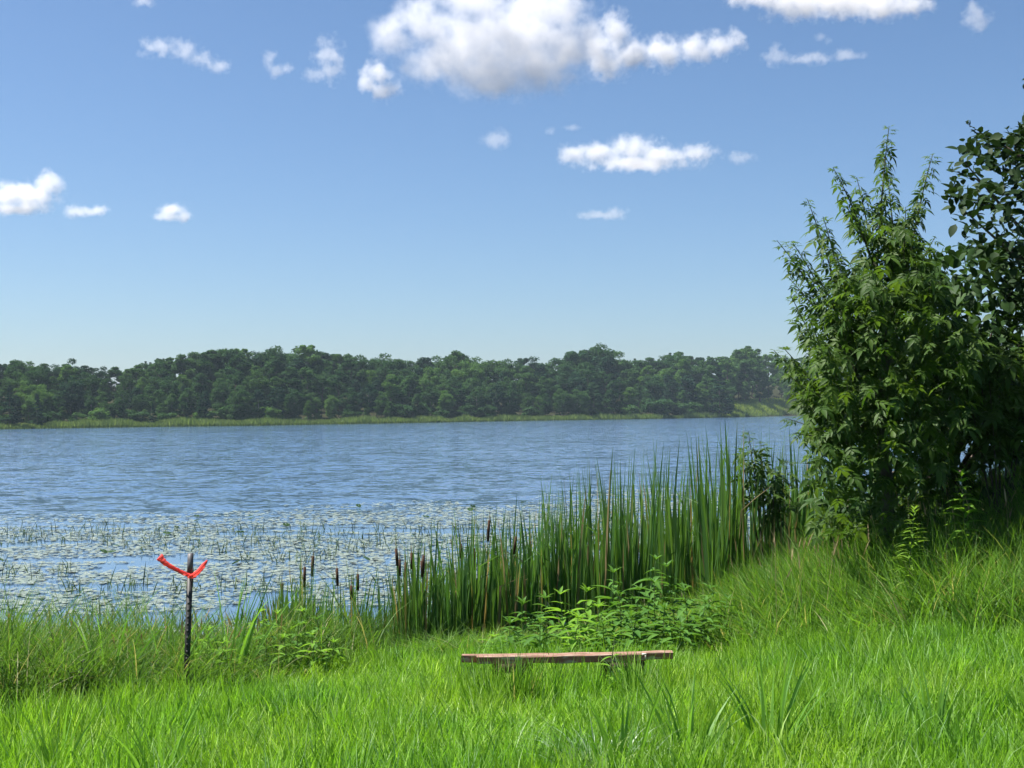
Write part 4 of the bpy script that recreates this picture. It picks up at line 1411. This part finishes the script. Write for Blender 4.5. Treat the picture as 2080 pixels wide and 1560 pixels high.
def make_tree(name, label, cat, base, stems, LVQ, mat, pos, dirs, sizes, bark, group=None, leaf_name='leaf', max_parts=300):
    """stems: list of (polyline world points, radii).  pos/dirs/sizes: leaves"""
    o = link(name, None, loc=base)
    tag(o, label, cat, group)
    for i, (pl, rd) in enumerate(stems):
        V, Q = tube(np.array(pl) - base, rd, 7 if i == 0 else 5)
        b_ = link('trunk' if i == 0 else 'limb', mesh('limb', V, Q, bark, smooth=True), o if i == 0 else tr_)
        if i == 0:
            tr_ = b_
    Mx = frames(dirs, np.tile([0.0, -0.25, 1.0], (len(dirs), 1)) + rng.normal(0, 0.35, (len(dirs), 3)))
    px, py = proj(pos)
    vis = (px > 0) & (px < 2090) & (py > -10)
    order = np.argsort(pos[:, 1] - vis * 100)
    single = order[:max_parts]
    rest = order[max_parts:]
    lm = mesh(leaf_name, LVQ[0], LVQ[1], mat, np.zeros(len(LVQ[0])), smooth=True)
    for i in single:
        lo = link(leaf_name, lm, o)
        m_ = Mx[i]
        c = pos[i] - base
        lo.matrix_local = Matrix([[*m_[0], c[0]], [*m_[1], c[1]], [*m_[2], c[2]], [0, 0, 0, 1]]) @ Matrix.Diagonal((float(sizes[i]),) * 3 + (1,))
    V, Q, r_ = scatter(LVQ[0], LVQ[1], Mx[rest], pos[rest] - base, sizes[rest])
    kind(link('foliage', mesh('foliage', V, Q, mat, r_, smooth=True), o), 'stuff')
    return o


def shoots(base, tips, y0, leaf_step, size, start=0.35, bow=0.15, droop=(-0.9, -0.1), rad=0.012):
    """curved shoots from the base to given tips with opposite pairs of leaves"""
    stems, pos, dirs, siz = [], [], [], []
    for (px, py, dy, root) in tips:
        tip = P(px, py, y0 + dy)
        r0 = np.array(root)
        n = 9
        t = np.linspace(0, 1, n)
        ctrl = r0 * 0.45 + tip * 0.55 + np.array([0, 0, bow * (tip[2] - r0[2])]) * 0.3 + np.array([(r0[0] - tip[0]) * 0.12, 0, 0])
        pl = (1 - t)[:, None] ** 2 * r0 + 2 * (t * (1 - t))[:, None] * ctrl + t[:, None] ** 2 * tip
        L_ = np.linalg.norm(np.diff(pl, axis=0), axis=1).sum()
        stems.append((pl, np.linspace(rad * (0.7 + 0.3 * L_), 0.003, n)))
        s = start * L_
        a = rng.uniform(0, 6.28)
        while s < L_:
            f_ = s / L_
            c = np.array([np.interp(f_, t, pl[:, q]) for q in range(3)])
            sz = size * rng.uniform(0.75, 1.15) * np.interp(f_, [0, 0.8, 1.0], [1, 0.9, 0.4])
            for k in (0, 1):
                aa = a + k * math.pi + rng.normal(0, 0.35)
                el = rng.uniform(*droop) + (0.7 if f_ > 0.93 else 0)
                pos.append(c)
                dirs.append([math.cos(aa) * math.cos(el), math.sin(aa) * math.cos(el), math.sin(el)])
                siz.append(sz)
            a += 1.57 + rng.normal(0, 0.2)
            s += leaf_step * rng.uniform(0.75, 1.25) * np.interp(f_, [0, 0.8, 1], [1, 0.9, 0.5])
    return stems, pos, dirs, siz


def fill(poly, n, y0, dy, size, droop=(-1.0, 0.0), keep=None):
    q = sample_poly(poly, n)
    if keep is not None:
        q = q[rng.random(len(q)) < keep(q)]
    n = len(q)
    ys = y0 + np.clip(rng.normal(0, 0.5, n), -1, 1) * dy
    pos = np.array([P(a, b, c) for (a, b), c in zip(q, ys)])
    az = rng.uniform(0, 6.28, n)
    el = rng.uniform(*droop, n)
    dirs = np.stack([np.cos(az) * np.cos(el), np.sin(az) * np.cos(el), np.sin(el)], -1)
    return pos, dirs, size * rng.uniform(0.7, 1.2, n)


# box elder, lighter, nearest
TY = 13.4
b = P(1800, 1120, TY)
b[2] = gz(b[0], TY) - 0.05
mid = P(1790, 850, TY)
rt = [P(1800, 700, TY), P(1740, 760, TY), P(1720, 900, TY), P(1830, 640, TY), P(1780, 560, TY)]
tips = [(1806, 256, 0, rt[4]), (1800, 330, 0.3, rt[3]), (1692, 340, -0.2, rt[4]), (1740, 360, 0.2, rt[4]), (1895, 312, 0.1, rt[3]), (1870, 380, 0.4, rt[3]), (1640, 405, 0, rt[1]), (1672, 440, -0.3, rt[1]),
        (1578, 488, 0.1, rt[1]), (1608, 490, -0.2, rt[1]), (1598, 560, 0.3, rt[1]), (1606, 600, -0.4, rt[2]), (1614, 650, 0.2, rt[2]), (1590, 705, -0.3, rt[2]), (1572, 712, 0.3, rt[2]), (1600, 760, -0.5, rt[2]),
        (1606, 800, -0.3, rt[2]), (1598, 850, 0.2, rt[2]), (1612, 880, -0.6, rt[2]), (1720, 420, -0.5, rt[4]), (1780, 420, -0.5, rt[3]), (1840, 420, -0.4, rt[3]), (1700, 520, -0.8, rt[1]), (1660, 560, -0.8, rt[1]),
        (1760, 560, -0.9, rt[0]), (1640, 640, -0.9, rt[2]), (1680, 700, -1.1, rt[2]), (1720, 780, -1.2, rt[2]), (1660, 800, -1.0, rt[2]), (1700, 860, -1.1, rt[2]), (1650, 870, -0.9, rt[2]), (1840, 560, -0.8, rt[0]), (1900, 480, -0.3, rt[3]), (1925, 560, -0.4, rt[3])]
stems, pos, dirs, siz = shoots(b, tips, TY, 0.063, 0.22)
main = [([b, P(1805, 1000, TY), mid, P(1800, 700, TY), P(1785, 540, TY)], [0.07, 0.06, 0.05, 0.035, 0.02])]
for q in (rt[1], rt[2], rt[3]):
    main.append(([mid, (mid + q) / 2 + [0, 0, 0.05], q], [0.04, 0.03, 0.02]))
poly = [(1800, 430), (1770, 500), (1720, 545), (1690, 600), (1660, 640), (1670, 700), (1655, 740), (1640, 790), (1640, 850), (1650, 900), (1640, 980), (1660, 1080), (1780, 1090), (1880, 1060), (1950, 900), (1985, 800), (1980, 680), (1915, 600), (1880, 520), (1840, 460)]
fp, fd, fs = fill(poly, 2300, TY, 1.3, 0.225, keep=lambda q: np.interp(q[:, 1], [300, 900, 940, 1020, 1050], [1, 1, 0.5, 0.5, 0.8]))
make_tree('box_elder_tree', 'bushy bright-leaved tree with drooping compound leaves, left of the darker trees', 'tree', b, main + stems, compound_leaf(), M_elder, np.vstack([np.array(pos), fp]), np.vstack([np.array(dirs), fd]), np.concatenate([siz, fs]), M_twig)

# sapling between cattails and tree
SY = 17.0
b = P(1560, 1160, SY)
b[2] = max(0.0, gz(b[0], SY)) - 0.05
tips = [(1520, 876, 0, b), (1545, 895, 0.2, b), (1500, 905, -0.2, b), (1600, 935, 0.2, b), (1575, 955, 0, b)]
stems, pos, dirs, siz = shoots(b, tips, SY, 0.08, 0.29, start=0.6)
fp, fd, fs = fill([(1510, 900), (1560, 920), (1620, 940), (1650, 1000), (1650, 1100), (1590, 1090), (1560, 1010), (1520, 960)], 12, SY, 0.5, 0.27)
make_tree('sapling', 'small sapling rising out of the cattails left of the bushy tree', 'sapling', b, stems, compound_leaf(), M_elder, np.vstack([np.array(pos), fp]), np.vstack([np.array(dirs), fd]), np.concatenate([siz, fs]), M_twig, max_parts=120)

# dark shrub mass behind
DY = 15.3
b = P(1930, 1130, DY)
b[2] = gz(b[0], DY) - 0.05
OV = leaf(n=4, wid=0.62, fold=0.12, droop=0.2, peak=0.42, point=1.0)
main = [([b, P(1925, 1000, DY), P(1940, 850, DY), P(1930, 700, DY)], [0.09, 0.08, 0.06, 0.03])]
for px, py, dy in ((1780, 820, 0.3), (1850, 700, -0.3), (2020, 660, 0.2), (2120, 720, 0.4), (1720, 980, 0.2), (2060, 860, -0.5), (1800, 960, 0.5), (2000, 900, 0.8), (1870, 900, -0.4)):
    q = P(px, py, DY + dy)
    s_ = P(1930, 990, DY)
    main.append(([s_, (s_ + q) / 2 + [0, 0, 0.1], q], [0.035, 0.025, 0.01]))
for px in (1700, 1745, 1830, 1880, 1980, 2040, 2075):
    q0 = P(px, 1120, DY + rng.uniform(-0.6, 0.6))
    q0[2] = gz(q0[0], q0[1])
    q1 = P(px + rng.uniform(-50, 50), 820, q0[1])
    main.append(([q0, (q0 + q1) / 2 + [0.05, 0, 0], q1], [0.028, 0.022, 0.012]))
poly = [(1740, 660), (1850, 550), (1930, 490), (2100, 500), (2300, 600), (2400, 1060), (2000, 1090), (1800, 1100), (1690, 1090), (1650, 1010), (1690, 930), (1750, 830)]
fp, fd, fs = fill(poly, 9800, DY, 1.7, 0.15, droop=(-1.2, 0.3), keep=lambda q: np.interp(q[:, 1], [540, 700, 870, 900, 1010, 1030, 1100], [0.6, 1, 1, 0.5, 0.5, 1, 1]))
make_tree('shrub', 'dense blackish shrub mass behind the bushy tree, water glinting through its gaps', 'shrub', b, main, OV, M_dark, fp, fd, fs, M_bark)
lit = [(1990, 720), (2040, 700), (2075, 740), (1960, 760), (2020, 770)]
# sprays of box elder leaves on the right flank of the shrub
b2 = P(2030, 1100, 13.6)
b2[2] = gz(b2[0], 13.6) - 0.05
tips = [(1985, 715, 0, b2), (2030, 690, -0.2, b2), (2070, 700, 0.2, b2), (2085, 760, 0, b2), (1960, 770, -0.2, b2), (2010, 780, -0.4, b2), (2120, 680, 0, b2)]
stems, pos, dirs, siz = shoots(b2, tips, 13.6, 0.08, 0.27, start=0.55)
fp, fd, fs = fill([(1960, 740), (2030, 690), (2120, 700), (2130, 860), (2050, 900), (1970, 860)], 150, 13.6, 0.5, 0.27)
make_tree('young_tree', 'young leafy tree with bright sprays against the dark shrub near the right edge', 'tree', b2, stems, compound_leaf(), M_elder, np.vstack([np.array(pos), fp]), np.vstack([np.array(dirs), fd]), np.concatenate([siz, fs]), M_twig, max_parts=150)

# dark tree with oval leaves leaning in from the right edge
AY = 14.2
b = P(2330, 1200, AY)
b[2] = gz(b[0], AY) - 0.05
trunk = [b, P(2320, 1000, AY), P(2290, 700, AY), P(2260, 420, AY), P(2250, 150, AY), P(2260, -80, AY)]
main = [(trunk, [0.13, 0.12, 0.10, 0.08, 0.05, 0.02])]
for px, py, dy, k in ((1960, 330, 0, 2), (2000, 270, 0.3, 3), (2060, 300, -0.3, 3), (2030, 480, 0.4, 2), (1950, 420, -0.2, 2), (2100, 150, 0, 3), (2450, 150, 0.3, 3), (2500, 350, -0.3, 2), (2080, 560, 0, 2)):
    q = P(px, py, AY + dy)
    s_ = np.array(trunk[k])
    main.append(([s_, s_ * 0.45 + q * 0.55 + [0, 0, -0.05], q], [0.045, 0.025, 0.006]))
poly = [(1962, 262), (1925, 345), (1922, 400), (1935, 450), (1960, 500), (2010, 540), (2050, 580), (2100, 600), (2300, 640), (2560, 560), (2680, 200), (2560, -160), (2300, -260), (2140, -80), (2100, 90), (2092, 170), (2088, 240), (2040, 270), (2000, 280)]
AV = leaf(n=4, wid=0.66, fold=0.1, droop=0.15, peak=0.4, point=0.85)


def keepA(q):
    d = np.interp(q[:, 0], [1915, 1960, 2060, 2150], [0.22, 0.5, 0.95, 1.0])
    return d * (0.35 + 0.9 * vnoise(q[:, 0] * 0.02, q[:, 1] * 0.02, 71))


fp, fd, fs = fill(poly, 11000, AY, 1.6, 0.122, droop=(-1.2, 0.8), keep=keepA)
tips = [(1962, 250, 0, P(2060, 330, AY)), (1990, 268, 0.2, P(2060, 330, AY)), (1945, 300, -0.2, P(2060, 360, AY)), (1930, 345, 0.1, P(2050, 400, AY)), (1925, 400, -0.3, P(2050, 430, AY)), (2045, 262, 0, P(2080, 340, AY)), (2070, 255, -0.3, P(2100, 340, AY)), (2078, 180, 0.1, P(2160, 210, AY)), (1985, 560, 0.1, P(2080, 470, AY)), (2040, 610, -0.1, P(2110, 500, AY))]
stems, pos, dirs, siz = shoots(b, tips, AY, 0.05, 0.12, start=0.25, droop=(-0.6, 0.8), rad=0.006)
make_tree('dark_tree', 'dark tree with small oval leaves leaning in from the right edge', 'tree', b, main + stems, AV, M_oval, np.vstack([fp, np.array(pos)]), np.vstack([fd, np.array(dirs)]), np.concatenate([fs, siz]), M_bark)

# ------------------------------------------------------------------ summer haze
V, Q = box((0, 850, 19), (3100, 3000, 43))
M_haze = bpy.data.materials.new('haze')
M_haze.use_nodes = True
nt = M_haze.node_tree
nt.nodes.remove(nt.nodes['Principled BSDF'])
vp = nt.nodes.new('ShaderNodeVolumePrincipled')
vp.inputs['Color'].default_value = (0.72, 0.88, 1.0, 1)
vp.inputs['Density'].default_value = 0.00014
vp.inputs['Anisotropy'].default_value = 0.2
nt.links.new(vp.outputs[0], nt.nodes['Material Output'].inputs['Volume'])
hz = link('haze', mesh('haze', V, Q, M_haze))
kind(hz, 'stuff')
tag(hz, 'thin bluish summer haze over the lake and far wood', 'haze')
